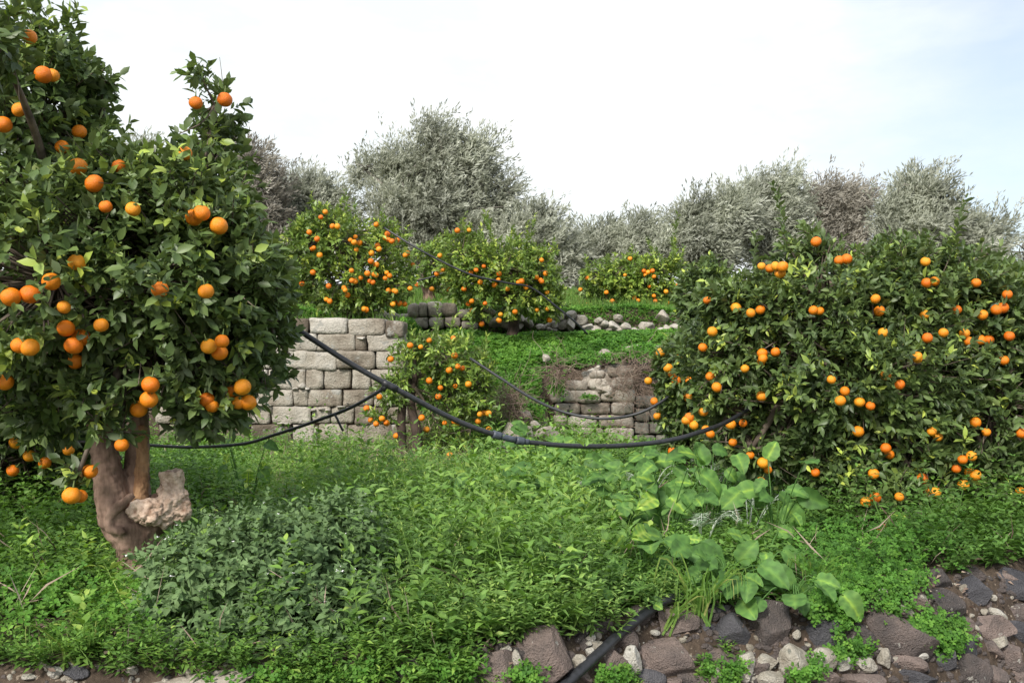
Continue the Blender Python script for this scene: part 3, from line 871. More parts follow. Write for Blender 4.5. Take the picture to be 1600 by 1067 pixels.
def citrus(name, label, lobes, trunk_paths, n_twigs, leaf_len, leaf_w, oranges, seed, mat='citrus', bark='bark_dark', tpl=None, osize=1.0, per=8, calyx=True, rag=.22,
           young=.06, dfall=None, twig=.13, inner=.35, group='orange trees laden with fruit', trunk_builder=None, droop=.18, proud=-.02, clear=.75, shoots=0, pad=.05, hidden=.52):
    rng = np.random.default_rng(seed)
    base = trunk_paths[0][0][0]
    root = empty(name, base, label, 'tree', group)
    # fruit first, so that leaves can make room for it
    spots, radii, clr = [], [], []
    for it in oranges:
        x, y = it[0], it[1]
        sc = osize * rng.uniform(.82, 1.12) * (it[2] if len(it) > 2 else 1)
        p = lobe_front(lobes, x, y)
        if p is None:
            p = W(x, y, dfall or lobes[0][0][1])
        else:
            v = norm(p - np.array([0, 0, CZ]))
            deep = rng.random() < hidden
            p = p - v * (proud + rng.uniform(0, .03) - (rng.uniform(.05, .11) if deep else 0))
            clr.append(.35 if deep else clear)
        if len(clr) < len(spots) + 1: clr.append(clear)
        spots.append(p); radii.append(.04 * sc)
        put_orange(root, p, sc, rng, calyx)
    P, O = sample_twigs(lobes, n_twigs, rng, seed, inner, rag, pad)
    if rag > .1:                                                   # hollows between the leaf masses
        cl = fbm(P * 3.1, seed + 31, 2)
        k_ = cl > -.24 + .1 * rng.normal(size=len(P))
        P, O = P[k_], O[k_]
    for _ in range(shoots):                                       # vigorous shoots standing out of the crown
        q = rng.integers(len(P))
        if O[q, 2] < .35: continue
        m_ = rng.integers(3, 6)
        st_ = norm(np.array([rng.normal(0, .25), rng.normal(0, .25), 1.0]))
        P = np.vstack([P, P[q] + st_ * (np.arange(1, m_ + 1) * .075)[:, None]]); O = np.vstack([O, np.tile(st_ * 3, (m_, 1))])
    n = len(P)
    ax = norm(O * .9 + rng.normal(0, .45, (n, 3)) + np.array([0, 0, .35]))
    tl = twig * rng.uniform(.6, 1.3, n)
    g = Geo(); tw = Geo()
    tv = np.clip(rng.normal(.42, .16, n) + .18 * fbm(P * 1.6, seed + 2, 2), 0, .8)
    yng = rng.random(n) < young * (1 + 1.5 * (O[:, 2] > .3))
    tv[yng] = rng.uniform(.80, .93, yng.sum())
    e1 = norm(np.cross(ax, rng.normal(size=(n, 3)))); e2 = np.cross(ax, e1)
    LP, LD, LU, LL, LV = [], [], [], [], []
    for k in range(per):
        t = (k + .6) / per
        an = k * 2.4 + rng.uniform(0, .7, n)
        el = np.radians(rng.uniform(32, 80, n) * (1.05 - .55 * t))
        side = e1 * np.cos(an)[:, None] + e2 * np.sin(an)[:, None]
        D = ax * np.cos(el)[:, None] + side * np.sin(el)[:, None]
        D[:, 2] -= droop * rng.uniform(0, 2, n)
        LP.append(P + ax * (tl * (t - .5))[:, None]); LD.append(D); LU.append(ax + rng.normal(0, .25, (n, 3)) + np.array([0, 0, .35]))
        LL.append(leaf_len * rng.uniform(.6, 1.2, n) * (1 - .25 * abs(t - .55)))
        LV.append(np.where(rng.random(n) < .008, 1.0, np.clip(tv + rng.normal(0, .1, n), 0, .95)))
    LP, LD, LU, LL, LV = map(np.concatenate, (LP, LD, LU, LL, LV))
    keep = np.ones(len(LP), bool)
    mid = LP + norm(LD) * LL[:, None] * .5
    o = np.array([0, 0, CZ])
    for p, r, clear in zip(spots, radii, clr):
        dv = mid - p
        keep &= np.linalg.norm(dv, axis=1) > r * 1.05 + .012
        v = norm(p - o)
        s = dv @ v
        lat = np.linalg.norm(dv - s[:, None] * v, axis=1)
        keep &= ~((s < 0) & (s > -.35) & (lat < r * 1.0) & (rng.random(len(LP)) < clear))
    wd = leaf_w / leaf_len * LL * rng.uniform(.85, 1.15, len(LL)) / .46
    leaves(g, tpl or CIT, LP[keep], LD[keep], LU[keep], LL[keep], wd[keep], LV[keep], rng)
    g.build('foliage', M[mat], root)
    # limbs: stems, then boughs to every crown mass, then twigs
    bg = Geo()
    tops = []
    for path, rad in trunk_paths:
        p = spline(path, 4 * len(path)); r = np.interp(np.linspace(0, 1, len(p)), np.linspace(0, 1, len(rad)), rad)
        if not trunk_builder: tube(bg, p, r, 10, rough=.14, seed=seed)
        tops.append((np.asarray(path[-1]), rad[-1]))
    lg = Geo()
    for (c, r) in lobes:
        tp, tr = min(tops, key=lambda q: np.linalg.norm(q[0] - c))
        L = np.linalg.norm(c - tp)
        m1 = tp + (c - tp) * .5 + np.array([rng.normal(0, .08), rng.normal(0, .08), .12 * L])
        tube(lg, spline([tp - np.array([0, 0, .03]), m1, c], 9), np.linspace(tr * .75, tr * .25, 9), 6, rough=.12, seed=seed)
        near = np.nonzero(np.linalg.norm((P - c) / r, axis=1) < 1.25)[0]
        for q in rng.permutation(near)[:max(6, len(near) // 14)]:
            m2 = c * .45 + P[q] * .55 + rng.normal(0, .05, 3) * r
            tube(lg, spline([c, m2, P[q] + ax[q] * tl[q] * .5], 6), np.linspace(tr * .2, .0022, 6), 4, cap=False)
    for q in rng.permutation(len(P))[:len(P) // 90]:              # bare and dead twigs among the leaves
        e_ = P[q] + norm(O[q] + rng.normal(0, .6, 3)) * rng.uniform(.1, .22)
        tube(lg, spline([P[q] - O[q] * .1, P[q] + rng.normal(0, .02, 3), e_], 5), np.linspace(.003, .0012, 5), 4, var=.9, cap=False)
    lg.build('branches', M['branch'], root)
    if trunk_builder: trunk_builder(root)
    else: bg.build('trunk', M[bark], root)
    return root

def remeshed(g, name, mat, parent, voxel, disp=0.0, seed=0, freq=20):
    """fuse overlapping tubes and knobs into one continuous surface"""
    o = g.build(name, mat)
    md = o.modifiers.new('fuse', 'REMESH'); md.mode = 'VOXEL'; md.voxel_size = voxel
    sm = o.modifiers.new('ease', 'SMOOTH'); sm.iterations = 3; sm.factor = .5
    dg = bpy.context.evaluated_depsgraph_get()
    me = bpy.data.meshes.new_from_object(o.evaluated_get(dg))
    bpy.data.objects.remove(o)
    n = len(me.vertices)
    co = np.empty(n * 3, np.float32); me.vertices.foreach_get('co', co)
    no = np.empty(n * 3, np.float32); me.vertices.foreach_get('normal', no)
    co = co.reshape(-1, 3).astype(float); no = no.reshape(-1, 3)
    if disp: co = co + no * (disp * fbm(co * freq, seed, 4))[:, None]
    me.vertices.foreach_set('co', co.astype(np.float32).ravel())
    me.polygons.foreach_set('use_smooth', np.ones(len(me.polygons), bool))
    me.materials.clear(); me.materials.append(mat)
    return link(name, me, parent)

# ---- the near orange tree on the left
DL = 4.15
def near_trunk(root):
    g = Geo()
    def st(pts, rad, d=DL):
        P = [W(x, y, d + dd) for (x, y, dd) in pts]
        p = spline(P, 26); r = np.interp(np.linspace(0, 1, 26), np.linspace(0, 1, len(rad)), np.array(rad) / F * d)
        tube(g, p, r, 18)
    st([(222, 985, 0), (219, 915, 0), (216, 860, 0), (210, 825, 0), (208, 800, .01)], [50, 37, 31, 37, 26])
    st([(206, 850, 0), (186, 812, -.02), (174, 769, -.03), (166, 726, -.03), (159, 682, -.02), (146, 630, .04), (120, 540, .14), (100, 470, .2)], [24, 29, 24.5, 21, 18, 16, 14, 10])
    st([(208, 772, -.085), (196, 783, -.105), (180, 795, -.105), (171, 812, -.10), (177, 829, -.105), (195, 827, -.115)], [6, 7.5, 8, 7.5, 7.5, 5])   # rolled lip round an old wound
    st([(214, 820, .03), (213, 757, .05), (215, 711, .06), (218, 652, .07), (222, 600, .1), (240, 500, .1)], [26, 20.5, 18.5, 14.5, 14, 10])
    st([(222, 826, .0), (246, 806, .0), (264, 790, 0), (268, 765, 0), (268, 741, 0)], [26, 24, 23, 17, 16])
    st([(215, 792, .02), (238, 784, .03), (258, 780, .02)], [16, 12, 14])
    remeshed(g, 'trunk', M['bark'], root, .006, .011, 3, 30)
    g = Geo()
    st([(217, 796, -.045), (221, 757, .008), (222, 711, .022), (221, 664, .042)], [12, 11, 10, 7.5])
    remeshed(g, 'peeled_limb', M['peeled'], root, .005, .009, 9, 55)
    g = Geo()
    rs = np.random.default_rng(4)
    for k, (x, y, dd, r) in enumerate([(208, 796, -.10, 9), (218, 790, -.10, 10), (230, 786, -.10, 10), (241, 790, -.10, 9), (214, 806, -.105, 8), (226, 801, -.115, 11), (238, 806, -.11, 11), (246, 800, -.10, 9), (230, 815, -.10, 8), (243, 816, -.09, 7),
                                      (256, 800, -.06, 15), (262, 784, -.05, 16), (258, 814, -.05, 11), (274, 778, -.03, 15), (286, 786, -.02, 11), (284, 800, -.03, 13), (276, 808, -.03, 11), (288, 772, -.01, 8), (256, 768, -.03, 9), (268, 755, -.02, 15)]):
        V = ICO3[0] * (r * 1.08 / F * DL) * np.array([1, .8, .9])
        V = V * (1 + .25 * fbm(ICO3[0] * 2.5 + k * 3, k, 3))[:, None]
        g.add(V + W(x, y, DL + dd), [ICO3[1]])
    st([(268, 775, -.02), (268, 752, -.02), (267, 736, -.02)], [16, 16, 19])
    remeshed(g, 'burl', M['burl'], root, .0042, .016, 5, 48)

left_lobes = lobe_list([(235, 440, 200, 185, -.05, .62), (335, 470, 120, 170, -.05, .5), (90, 440, 190, 170, -.2, .6), (60, 190, 120, 170, .1, .5), (105, 130, 62, 70, .1, .28), (335, 165, 50, 66, .1, .24), (340, 240, 62, 60, .1, .3),
                        (300, 320, 125, 95, 0, .45), (195, 300, 110, 85, 0, .4), (250, 590, 130, 62, -.1, .42), (330, 640, 62, 44, -.15, .25), (140, 610, 42, 62, -.35, .2), (420, 490, 44, 130, .05, .3), (380, 400, 55, 90, 0, .35),
                        (40, 560, 90, 70, -.1, .4), (-90, 420, 150, 260, .1, .6), (372, 600, 40, 40, -.1, .22), (0, 70, 34, 80, -.7, .2), (165, 130, 24, 20, .1, .1), (30, 330, 120, 120, 0, .5), (150, 655, 26, 44, -.4, .14), (122, 742, 30, 34, -.35, .13), (192, 672, 18, 26, -.3, .09), (308, 645, 48, 52, -.1, .25), (250, 585, 120, 52, -.05, .35), (350, 610, 70, 62, -.05, .3), (95, 640, 80, 60, .1, .35)], DL)
left_or = [(46, 58), (68, 117), (82, 118), (30, 172), (5, 195), (124, 206), (97, 230), (122, 261), (306, 161), (351, 156), (208, 327), (289, 240), (303, 340), (315, 333), (186, 260), (147, 287), (165, 323, .9), (103, 513), (127, 527), (115, 540), (47, 543),
           (118, 565), (158, 508, .9), (326, 541), (347, 533), (343, 551), (235, 601), (233, 624), (217, 639), (323, 624), (331, 634), (360, 611), (379, 605), (372, 629), (388, 629), (47, 460), (8, 597), (342, 353), (80, 440), (190, 695), (141, 736),
           (112, 774), (126, 775), (30, 540), (17, 464), (100, 480, .9), (120, 410), (322, 455, .9), (250, 452, .9)]
citrus('orange_tree', 'big near orange tree with a gnarled pruned trunk and pale burl', left_lobes,
       [([W(222, 985, DL), W(205, 815, DL), W(115, 480, DL + .2)], [.16, .12, .04]), ([W(222, 985, DL), W(217, 660, DL + .07), W(240, 500, DL + .1)], [.1, .05, .035])],
       7600, .066, .032, left_or, 11, dfall=DL - .15, trunk_builder=near_trunk, young=.06, osize=.84, rag=.42, shoots=8, pad=.06, twig=.12)

DL2 = 5.6
citrus('orange_tree', 'shaded orange tree behind the gnarled trunk with fruit hanging near the ground', lobe_list([(40, 640, 120, 100), (100, 690, 55, 55), (-90, 600, 120, 140), (30, 560, 140, 90), (130, 650, 60, 80), (-30, 730, 120, 60), (110, 715, 60, 50), (60, 640, 140, 110, .3), (20, 700, 120, 80, .2)], DL2),
       [([W(-60, 860, DL2), W(-55, 780, DL2), W(-40, 660, DL2)], [.11, .09, .06])], 2900, .070, .033, [(70, 723), (107, 703), (46, 712), (83, 608), (26, 690), (52, 655), (20, 735)], 12, young=.02)

# ---- the big orange tree on the right
DR = 6.0
right_lobes = lobe_list([(1290, 480, 150, 100), (1430, 480, 140, 105), (1195, 490, 100, 70), (1150, 560, 95, 85, .1), (1350, 590, 185, 115, -.15), (1520, 520, 95, 100), (1550, 640, 100, 105, -.1), (1430, 690, 120, 85, -.25), (1250, 630, 120, 75, -.1),
                         (1140, 640, 60, 55), (1380, 775, 48, 52, -.35, .28), (1175, 700, 46, 40, -.1, .25), (1610, 720, 70, 60, -.1), (1255, 400, 56, 34), (1270, 365, 26, 20), (1395, 405, 60, 40), (1500, 430, 50, 38), (1500, 745, 70, 50, -.1), (1650, 560, 90, 160),
                         (1570, 440, 40, 40), (1130, 470, 46, 44), (1540, 398, 16, 12, 0, .12), (1245, 720, 60, 46, -.05, .25), (1180, 690, 80, 60, 0, .3), (1330, 740, 80, 60, -.3, .3), (1390, 790, 66, 60, -.45, .3), (1440, 780, 60, 40, -.45, .25), (1290, 690, 70, 60, -.2, .3), (1560, 730, 80, 70, -.2, .35)], DR)
right_or = [(1275, 378), (1190, 416), (1212, 416), (1223, 417), (1219, 427), (1203, 420, .9), (1311, 407), (1323, 405), (1446, 409), (1448, 442), (1460, 440), (1525, 442), (1574, 460), (1368, 467), (1374, 486), (1445, 492), (1495, 484), (1535, 492),
            (1567, 481), (1557, 484), (1271, 485), (1281, 486), (1188, 484), (1173, 489), (1150, 481), (1105, 469), (1113, 518), (1507, 521), (1513, 533), (1532, 531), (1545, 531), (1577, 525), (1449, 528), (1474, 520), (1191, 552), (1212, 550), (1098, 543), (1433, 557),
            (1192, 560), (1189, 566), (1164, 576), (1110, 588), (1099, 643), (1077, 652), (1084, 664), (1072, 657), (1103, 671), (1110, 678), (1142, 663), (1161, 661), (1145, 691), (1172, 711), (1189, 752), (1192, 723), (1200, 734), (1274, 738), (1313, 626), (1320, 611), (1343, 628),
            (1360, 634), (1341, 674), (1299, 593), (1406, 601), (1384, 586), (1434, 561), (1568, 563), (1384, 700), (1390, 710), (1465, 682), (1456, 674), (1441, 747), (1450, 770), (1461, 769), (1405, 776), (1368, 777), (1353, 784), (1379, 826),
            (1504, 718), (1494, 732), (1515, 738), (1524, 742), (1518, 712), (1594, 767), (1596, 677), (1541, 675), (1524, 660), (1190, 619), (1578, 526), (1505, 757), (1365, 740), (1120, 605), (1380, 520, .9)]
citrus('orange_tree', 'wide spreading orange tree above the basalt stone bank', right_lobes,
       [([W(1290, 830, DR), W(1282, 760, DR), W(1300, 660, DR), W(1330, 560, DR)], [.15, .13, .10, .07]), ([W(1290, 800, DR), W(1350, 690, DR), W(1430, 600, DR)], [.1, .08, .05])],
       10500, .070, .028, right_or, 13, young=.05, osize=.80, dfall=DR - .3, rag=.44, shoots=45, pad=.06)
DR2 = 8.0
citrus('orange_tree', 'orange tree half hidden behind the wide spreading one, next to the dark blocks', lobe_list([(1105, 470, 50, 66), (1070, 585, 50, 66), (1060, 640, 36, 50), (1090, 690, 55, 32), (1120, 620, 60, 80)], DR2),
       [([W(1085, 745, DR2), W(1085, 680, DR2), W(1080, 580, DR2)], [.09, .08, .05])], 1900, .078, .033,
       [(1057, 595), (1078, 595), (1050, 584), (1023, 627), (1027, 650), (1051, 705), (1032, 551), (1044, 575), (1013, 595), (1060, 560), (1075, 620)], 14, young=.03)

# ---- the small orange tree against the wall
DS = 9.35
def z6(x, y): return (600 + .3187 * x, 460 + .3187 * y)
small_or = [z6(*p) for p in [(128, 250), (221, 225), (180, 258), (346, 300), (362, 353), (385, 362), (320, 372), (33, 318), (222, 423), (277, 458), (267, 500), (490, 580), (470, 587), (512, 583), (461, 622), (362, 628), (345, 622), (297, 630), (209, 662), (185, 605),
                             (88, 603), (10, 628), (60, 693), (514, 660), (414, 440), (350, 450), (340, 215)]] + [(593, 620), (597, 654), (604, 661), (588, 662), (579, 656), (573, 638)]
citrus('orange_tree', 'small double-stemmed orange tree growing in front of the limestone wall', lobe_list([(705, 560, 58, 44), (645, 580, 46, 45), (745, 600, 36, 50), (695, 620, 62, 55, .1), (615, 610, 32, 34), (735, 670, 40, 35, .1), (598, 650, 26, 22), (650, 535, 36, 22), (700, 690, 60, 26, .2), (760, 640, 22, 30)], DS),
       [([W(630, 735, DS), W(628, 690, DS), W(628, 640, DS), W(640, 590, DS)], [.06, .048, .045, .03]), ([W(648, 735, DS), W(652, 680, DS), W(642, 630, DS), W(650, 580, DS)], [.07, .055, .045, .03])],
       1100, .080, .028, small_or, 15, mat='citrus_far', bark='bark_dark', tpl=CITF, young=.08, inner=.5, rag=.5, osize=.80, calyx=False, shoots=25)
tag(link('fallen_orange', ORANGE[1]), 'single orange lying in the weeds below the small double-stemmed tree', 'fruit').location = W(703, 712, 8.9)

# ---- orange trees on the upper terrace
def z4(l): return [(380 + .3467 * x, 150 + .3467 * y) for (x, y) in l]
A_or = z4([(370, 523), (350, 547), (298, 615), (318, 685), (333, 645), (345, 718), (403, 588), (425, 588), (505, 635), (483, 650), (525, 663), (510, 693), (600, 580), (650, 622), (655, 648), (695, 650), (605, 675), (612, 690), (578, 708), (740, 710), (730, 718), (763, 760),
           (488, 787), (590, 805), (600, 808), (585, 840), (570, 835), (647, 797), (660, 810), (640, 822), (530, 820), (490, 832), (505, 835), (460, 875), (470, 897), (455, 865), (655, 877), (680, 878), (688, 882), (675, 938), (705, 935), (728, 938), (688, 928), (555, 963), (545, 960),
           (385, 857), (375, 917), (390, 925), (315, 795), (265, 845), (752, 868), (640, 640), (670, 655), (500, 660), (310, 690), (575, 745), (600, 760), (560, 800)])
citrus('orange_tree', 'fullest fruited orange tree on the upper terrace, above the limestone wall', lobe_list([(520, 375, 70, 52), (600, 398, 50, 46), (545, 435, 85, 50), (478, 395, 44, 58), (612, 445, 42, 34), (458, 440, 36, 40), (560, 470, 70, 24), (505, 335, 30, 18), (600, 355, 24, 16)], 11.3),
       [([W(548, 506, 11.4), W(550, 470, 11.4), W(548, 430, 11.4), W(533, 380, 11.3)], [.07, .06, .055, .04])], 1900, .080, .036, A_or, 16, mat='citrus_far', tpl=CITF, young=.13, calyx=False, rag=.42, osize=.86, shoots=40)
B_or = z4([(965, 607), (1018, 605), (887, 720), (903, 783), (873, 802), (850, 870), (995, 870), (1027, 797), (1050, 785), (1085, 768), (1068, 840), (1153, 802), (1150, 828), (1133, 852), (1190, 868), (1255, 835), (1240, 840), (1345, 740), (1340, 830), (1320, 815), (1363, 800), (1345, 836),
           (1015, 937), (1090, 935), (1225, 973), (1370, 960), (1380, 1010), (1155, 1013), (1075, 1028), (1033, 965), (1275, 862), (1160, 985), (1150, 1010), (1325, 965), (1030, 925), (1370, 885)])
citrus('orange_tree', 'rounded bright green orange tree overhanging the clover bank', lobe_list([(725, 398, 40, 42), (790, 420, 72, 48), (842, 430, 42, 50), (745, 440, 56, 42), (805, 468, 66, 34), (725, 362, 16, 14), (860, 470, 30, 30), (755, 485, 30, 22), (868, 392, 8, 20, 0, .07)], 11.7),
       [([W(800, 530, 12), W(803, 500, 12), W(798, 460, 11.9), W(790, 430, 11.8)], [.08, .07, .06, .04])], 2000, .078, .036, B_or, 17, mat='citrus_far', tpl=CITF, young=.16, calyx=False, rag=.42, shoots=40, osize=.86)
C_or = [(880 + .45 * x, 250 + .45 * y) for (x, y) in [(83, 410), (280, 385), (295, 390), (310, 385), (315, 405), (215, 400), (150, 460), (248, 480), (357, 457), (362, 497), (355, 520), (190, 518), (315, 472), (320, 490), (35, 530), (232, 343), (85, 500), (260, 488), (170, 490), (285, 400), (395, 435), (60, 450), (300, 440)]]
citrus('orange_tree', 'low orange tree with a short thick trunk at the end of the rubble row', lobe_list([(960, 432, 52, 30), (1010, 430, 48, 36), (1050, 440, 30, 40), (985, 462, 66, 24), (925, 445, 26, 26), (1045, 480, 26, 20), (985, 408, 20, 12)], 13.8),
       [([W(945, 497, 13.8), W(944, 475, 13.8), W(955, 450, 13.8)], [.09, .075, .05])], 1300, .085, .04, C_or, 18, mat='citrus_far', tpl=CITF, young=.15, calyx=False, rag=.42, shoots=30, osize=.86, bark='bark')
citrus('orange_tree', 'slim orange tree with a bare reddish trunk between the two fruited terrace trees', lobe_list([(680, 408, 36, 36), (655, 425, 30, 28), (690, 440, 34, 22)], 14.5),
       [([W(671, 482, 14.5), W(670, 462, 14.5), W(662, 440, 14.5)], [.11, .10, .06])], 600, .085, .04, [(690, 423), (700, 452), (652, 445), (640, 478), (690, 470)], 19, mat='citrus_far', tpl=CITF, young=.1, calyx=False, rag=.3, bark='bark')

# ---- olive trees along the skyline, combed by the wind
def olive(name, label, lobes, base, n, seed, mat='olive', wind=(.75, .1, .45), leaf=.125, group='olive trees on the skyline', dens=1.0):
    rng = np.random.default_rng(seed)
    root = empty(name, base, label, 'tree', group)
    T, TO = sample_twigs(lobes, n // 13, rng, seed, .4, .6, .5)
    gap = fbm(T * .9, seed + 4, 3)
    T, TO = T[gap > -.26], TO[gap > -.26]
    k9 = 17
    td = norm(TO * .55 + np.asarray(wind) * .8 + rng.normal(0, .3, T.shape))
    tt = np.clip(rng.normal(.46, .2, len(T)) + .2 * fbm(T * .7, seed + 7, 2), 0, 1)
    P = np.repeat(T, k9, 0); O = np.repeat(TO, k9, 0); m = len(P)
    off = rng.normal(0, 1, (m, 3)) * .2
    P = P + off + np.repeat(td, k9, 0) * rng.uniform(-.3, .36, m)[:, None]
    ax = norm(np.repeat(td, k9, 0) + off * 1.3 + rng.normal(0, .28, (m, 3)))
    tl = rng.uniform(.16, .36, m)
    tv = np.clip(np.repeat(tt, k9) + rng.normal(0, .1, m), 0, 1)
    g = Geo()
    per = 11
    e1 = norm(np.cross(ax, rng.normal(size=(m, 3)))); e2 = np.cross(ax, e1)
    for k in range(per):
        t = (k + .5) / per
        an = k * 2.4 + rng.uniform(0, .8, m)
        el = np.radians(rng.uniform(12, 50, m))
        side = e1 * np.cos(an)[:, None] + e2 * np.sin(an)[:, None]
        D = ax * np.cos(el)[:, None] + side * np.sin(el)[:, None]
        leaves(g, OLIVE, P + ax * (tl * (t - .5))[:, None] + rng.normal(0, .03, (m, 3)), D, O * .8 + off * 2 + np.array([0, -.2, .5]) + rng.normal(0, .35, (m, 3)), leaf * rng.uniform(.7, 1.3, m), leaf * 1.3, np.clip(tv + rng.normal(0, .09, m), 0, 1), rng)
    g.build('foliage', M[mat], root)
    b = Geo()
    top = base + np.array([0, 0, 1.1])
    tube(b, spline([base - np.array([0, 0, .2]), base + np.array([.08, 0, .5]), top], 8), np.linspace(.24, .17, 8), 9, rough=.2, seed=seed)
    b.build('trunk', M['olive_bark'], root)
    br = Geo()
    for (c, r) in lobes:
        mm = (top + c) / 2 + rng.normal(0, .2, 3)
        tube(br, spline([top - np.array([0, 0, .1]), mm, c], 8), np.linspace(.09, .035, 8), 6, rough=.15, seed=seed)
        near = np.nonzero(np.linalg.norm((P - c) / r, axis=1) < 1.3)[0]
        for q in rng.permutation(near)[:max(8, len(near) // 90)]:
            tube(br, spline([c, c * .4 + P[q] * .6 + rng.normal(0, .12, 3), P[q]], 6), np.linspace(.026, .006, 6), 4, cap=False)
    br.build('branches', M['olive_bark'], root)
    return root
def ob(px, d):
    x = (px - HX) / F * d
    return np.array([x, d, float(hgt(x, d))])
oliv = [
    ('grey olive tree peeping over the near orange tree, between its two tall shoots', [(225, 245, 45, 40), (245, 300, 70, 60), (200, 320, 60, 60)], 230, 23, 500, 'olive'),
    ('purplish grey thin tree rising beside the near orange tree', [(385, 255, 30, 40), (405, 300, 40, 50), (395, 350, 50, 60), (420, 400, 60, 50)], 400, 21, 900, 'olive_brown'),
    ('low silvery olive tree between the purplish tree and the tallest olive', [(480, 300, 48, 30), (520, 320, 50, 40), (450, 320, 40, 40), (490, 370, 90, 50)], 480, 22.5, 1100, 'olive'),
    ('tallest olive tree, a broad grey crown standing above all others', [(690, 255, 62, 66), (745, 258, 56, 62), (625, 265, 58, 48), (570, 265, 36, 26), (700, 330, 110, 60), (785, 300, 32, 48), (668, 205, 36, 32), (620, 330, 70, 60), (740, 380, 110, 50), (650, 390, 80, 50)], 690, 22, 3300, 'olive'),
    ('silvery olive tree sloping down from the tallest crown', [(835, 355, 40, 30), (865, 385, 36, 36), (820, 385, 50, 50), (880, 420, 36, 40)], 850, 21, 1100, 'olive'),
    ('small wind-combed olive tree at the lowest dip of the skyline', [(940, 378, 28, 26), (925, 400, 34, 30), (955, 405, 40, 30)], 940, 22, 700, 'olive'),
    ('small rounded olive tree right beside the one at the dip', [(1000, 372, 30, 28), (1010, 400, 38, 34), (990, 410, 40, 30)], 1000, 21.5, 700, 'olive'),
    ('silver olive tree leaning with the wind behind the wide orange tree', [(1090, 350, 46, 32), (1140, 340, 40, 34), (1100, 390, 66, 40), (1060, 385, 30, 36)], 1100, 20.5, 1300, 'olive'),
    ('taller grey olive tree with three pointed tufts on its crown', [(1180, 305, 34, 28), (1225, 298, 30, 28), (1215, 340, 56, 40), (1170, 345, 40, 40), (1210, 390, 70, 40)], 1205, 21.5, 1300, 'olive'),
    ('grey-brown olive tree in the gap between the tufted one and the domed one', [(1290, 315, 36, 28), (1330, 320, 32, 30), (1305, 355, 56, 40), (1310, 390, 60, 36)], 1310, 22.5, 1200, 'olive_brown'),
    ('domed grey-green olive tree, biggest over the wide orange tree', [(1440, 310, 48, 38), (1485, 325, 46, 36), (1400, 335, 42, 40), (1530, 350, 34, 28), (1450, 365, 90, 46), (1560, 360, 20, 12), (1520, 390, 60, 36)], 1450, 20.5, 2300, 'olive'),
    ('olive tree cut off at the edge of view past the domed one', [(1605, 395, 26, 22), (1640, 400, 50, 50), (1600, 425, 40, 30)], 1630, 21, 700, 'olive')]
for q, (lab, lb, bx, d, n, mt) in enumerate(oliv):
    olive('olive_tree', lab, lobe_list(lb, d), ob(bx, d), int(n * 2.3), 200 + q, mt)

# ------------------------------------------------------------------ irrigation pipes
def pipe(label, pts, r, name='irrigation_pipe', n=70, sag=None):
    P = np.array([W(x, y, d) for (x, y, d) in pts])
    p = spline(P, n)
    p = p + (fbm(p * 2.2, 7, 2)[:, None] * np.array([.004, .012, .010])) * np.sin(np.linspace(0, np.pi, n))[:, None]
    root = empty(name, p[0], label, 'pipe', 'black irrigation pipes')
    g = Geo(); tube(g, p, r, 14); g.build('hose', M['hose'], root)
    return root, p
root, p = pipe('thick black irrigation pipe sagging in a long curve between the two big orange trees',
               [(330, 440, 4.45), (400, 476, 4.4), (455, 509, 4.4), (540, 564, 4.4), (620, 609, 4.45), (700, 650, 4.55), (780, 680, 4.65), (840, 692, 4.75), (910, 698, 4.85), (980, 697, 4.98), (1050, 688, 5.1), (1100, 673, 5.3), (1140, 657, 5.6), (1190, 625, 6.1), (1250, 580, 6.4)], .0135)
px_, _ = topx(p)
g = Geo()
for (xa, xb, rr) in [(770, 782, .021), (778, 806, .017), (806, 818, .021), (812, 826, .016)]:
    s = p[(px_ > xa - 4) & (px_ < xb + 4)]
    a = W(np.interp(xa, px_, px_), 0, 1)
    q = np.stack([np.interp(np.linspace(xa, xb, 5), px_, p[:, k]) for k in range(3)], -1)
    tube(g, q, rr, 16)
g.build('coupling', M['fitting'], root)
g = Geo()
q = np.stack([np.interp([598, 604, 612, 620], px_, p[:, k]) for k in range(3)], -1)
tube(g, q, .0175, 14)
tube(g, [q[1], q[1] + np.array([-.02, .01, -.03])], .014, 10)
g.build('tee', M['hose'], root)
e = q[1]; epx, epy = topx(e)
pipe('thin black side pipe crossing low in front of the limestone wall', [(120, 690, 5.4), (190, 692, 5.3), (250, 697, 5.2), (310, 698, 5.1), (380, 693, 5.0), (430, 679, 4.9), (490, 659, 4.75), (550, 636, 4.6), (float(epx) - 3, float(epy) + 6, e[1])], .0088)
pipe('short black dripper hanging off the thin side pipe', [(522, 646, 4.66), (527, 655, 4.66), (532, 666, 4.67), (536, 673, 4.68)], .006, n=12)
pipe('black pipe drooping across the ruined wall and dry brambles', [(735, 560, 8.6), (785, 593, 8.4), (830, 622, 8.2), (880, 644, 8.0), (940, 654, 7.9), (990, 648, 7.8), (1030, 630, 7.8), (1070, 598, 7.9)], .0125)
pipe('black pipe strung high between the two fruited terrace trees', [(600, 356, 11.0), (645, 384, 10.9), (690, 408, 10.9), (740, 430, 10.9), (790, 442, 11.0), (830, 450, 11.2), (870, 480, 11.3), (895, 500, 11.4), (918, 522, 11.6)], .0125)
pipe('thin black pipe in the shade between the slim tree and its neighbour', [(625, 452, 12.2), (650, 440, 12.2), (672, 434, 12.2), (700, 424, 12.2)], .012, n=24)
P = [hit(x, y) for (x, y) in [(1090, 935), (1047, 951), (1020, 966), (975, 1000), (940, 1033), (905, 1066), (870, 1100)]]
P = np.array(P) + np.array([0, -.02, .05]); P[0] += np.array([0, .08, -.06])
p = spline(P, 50)
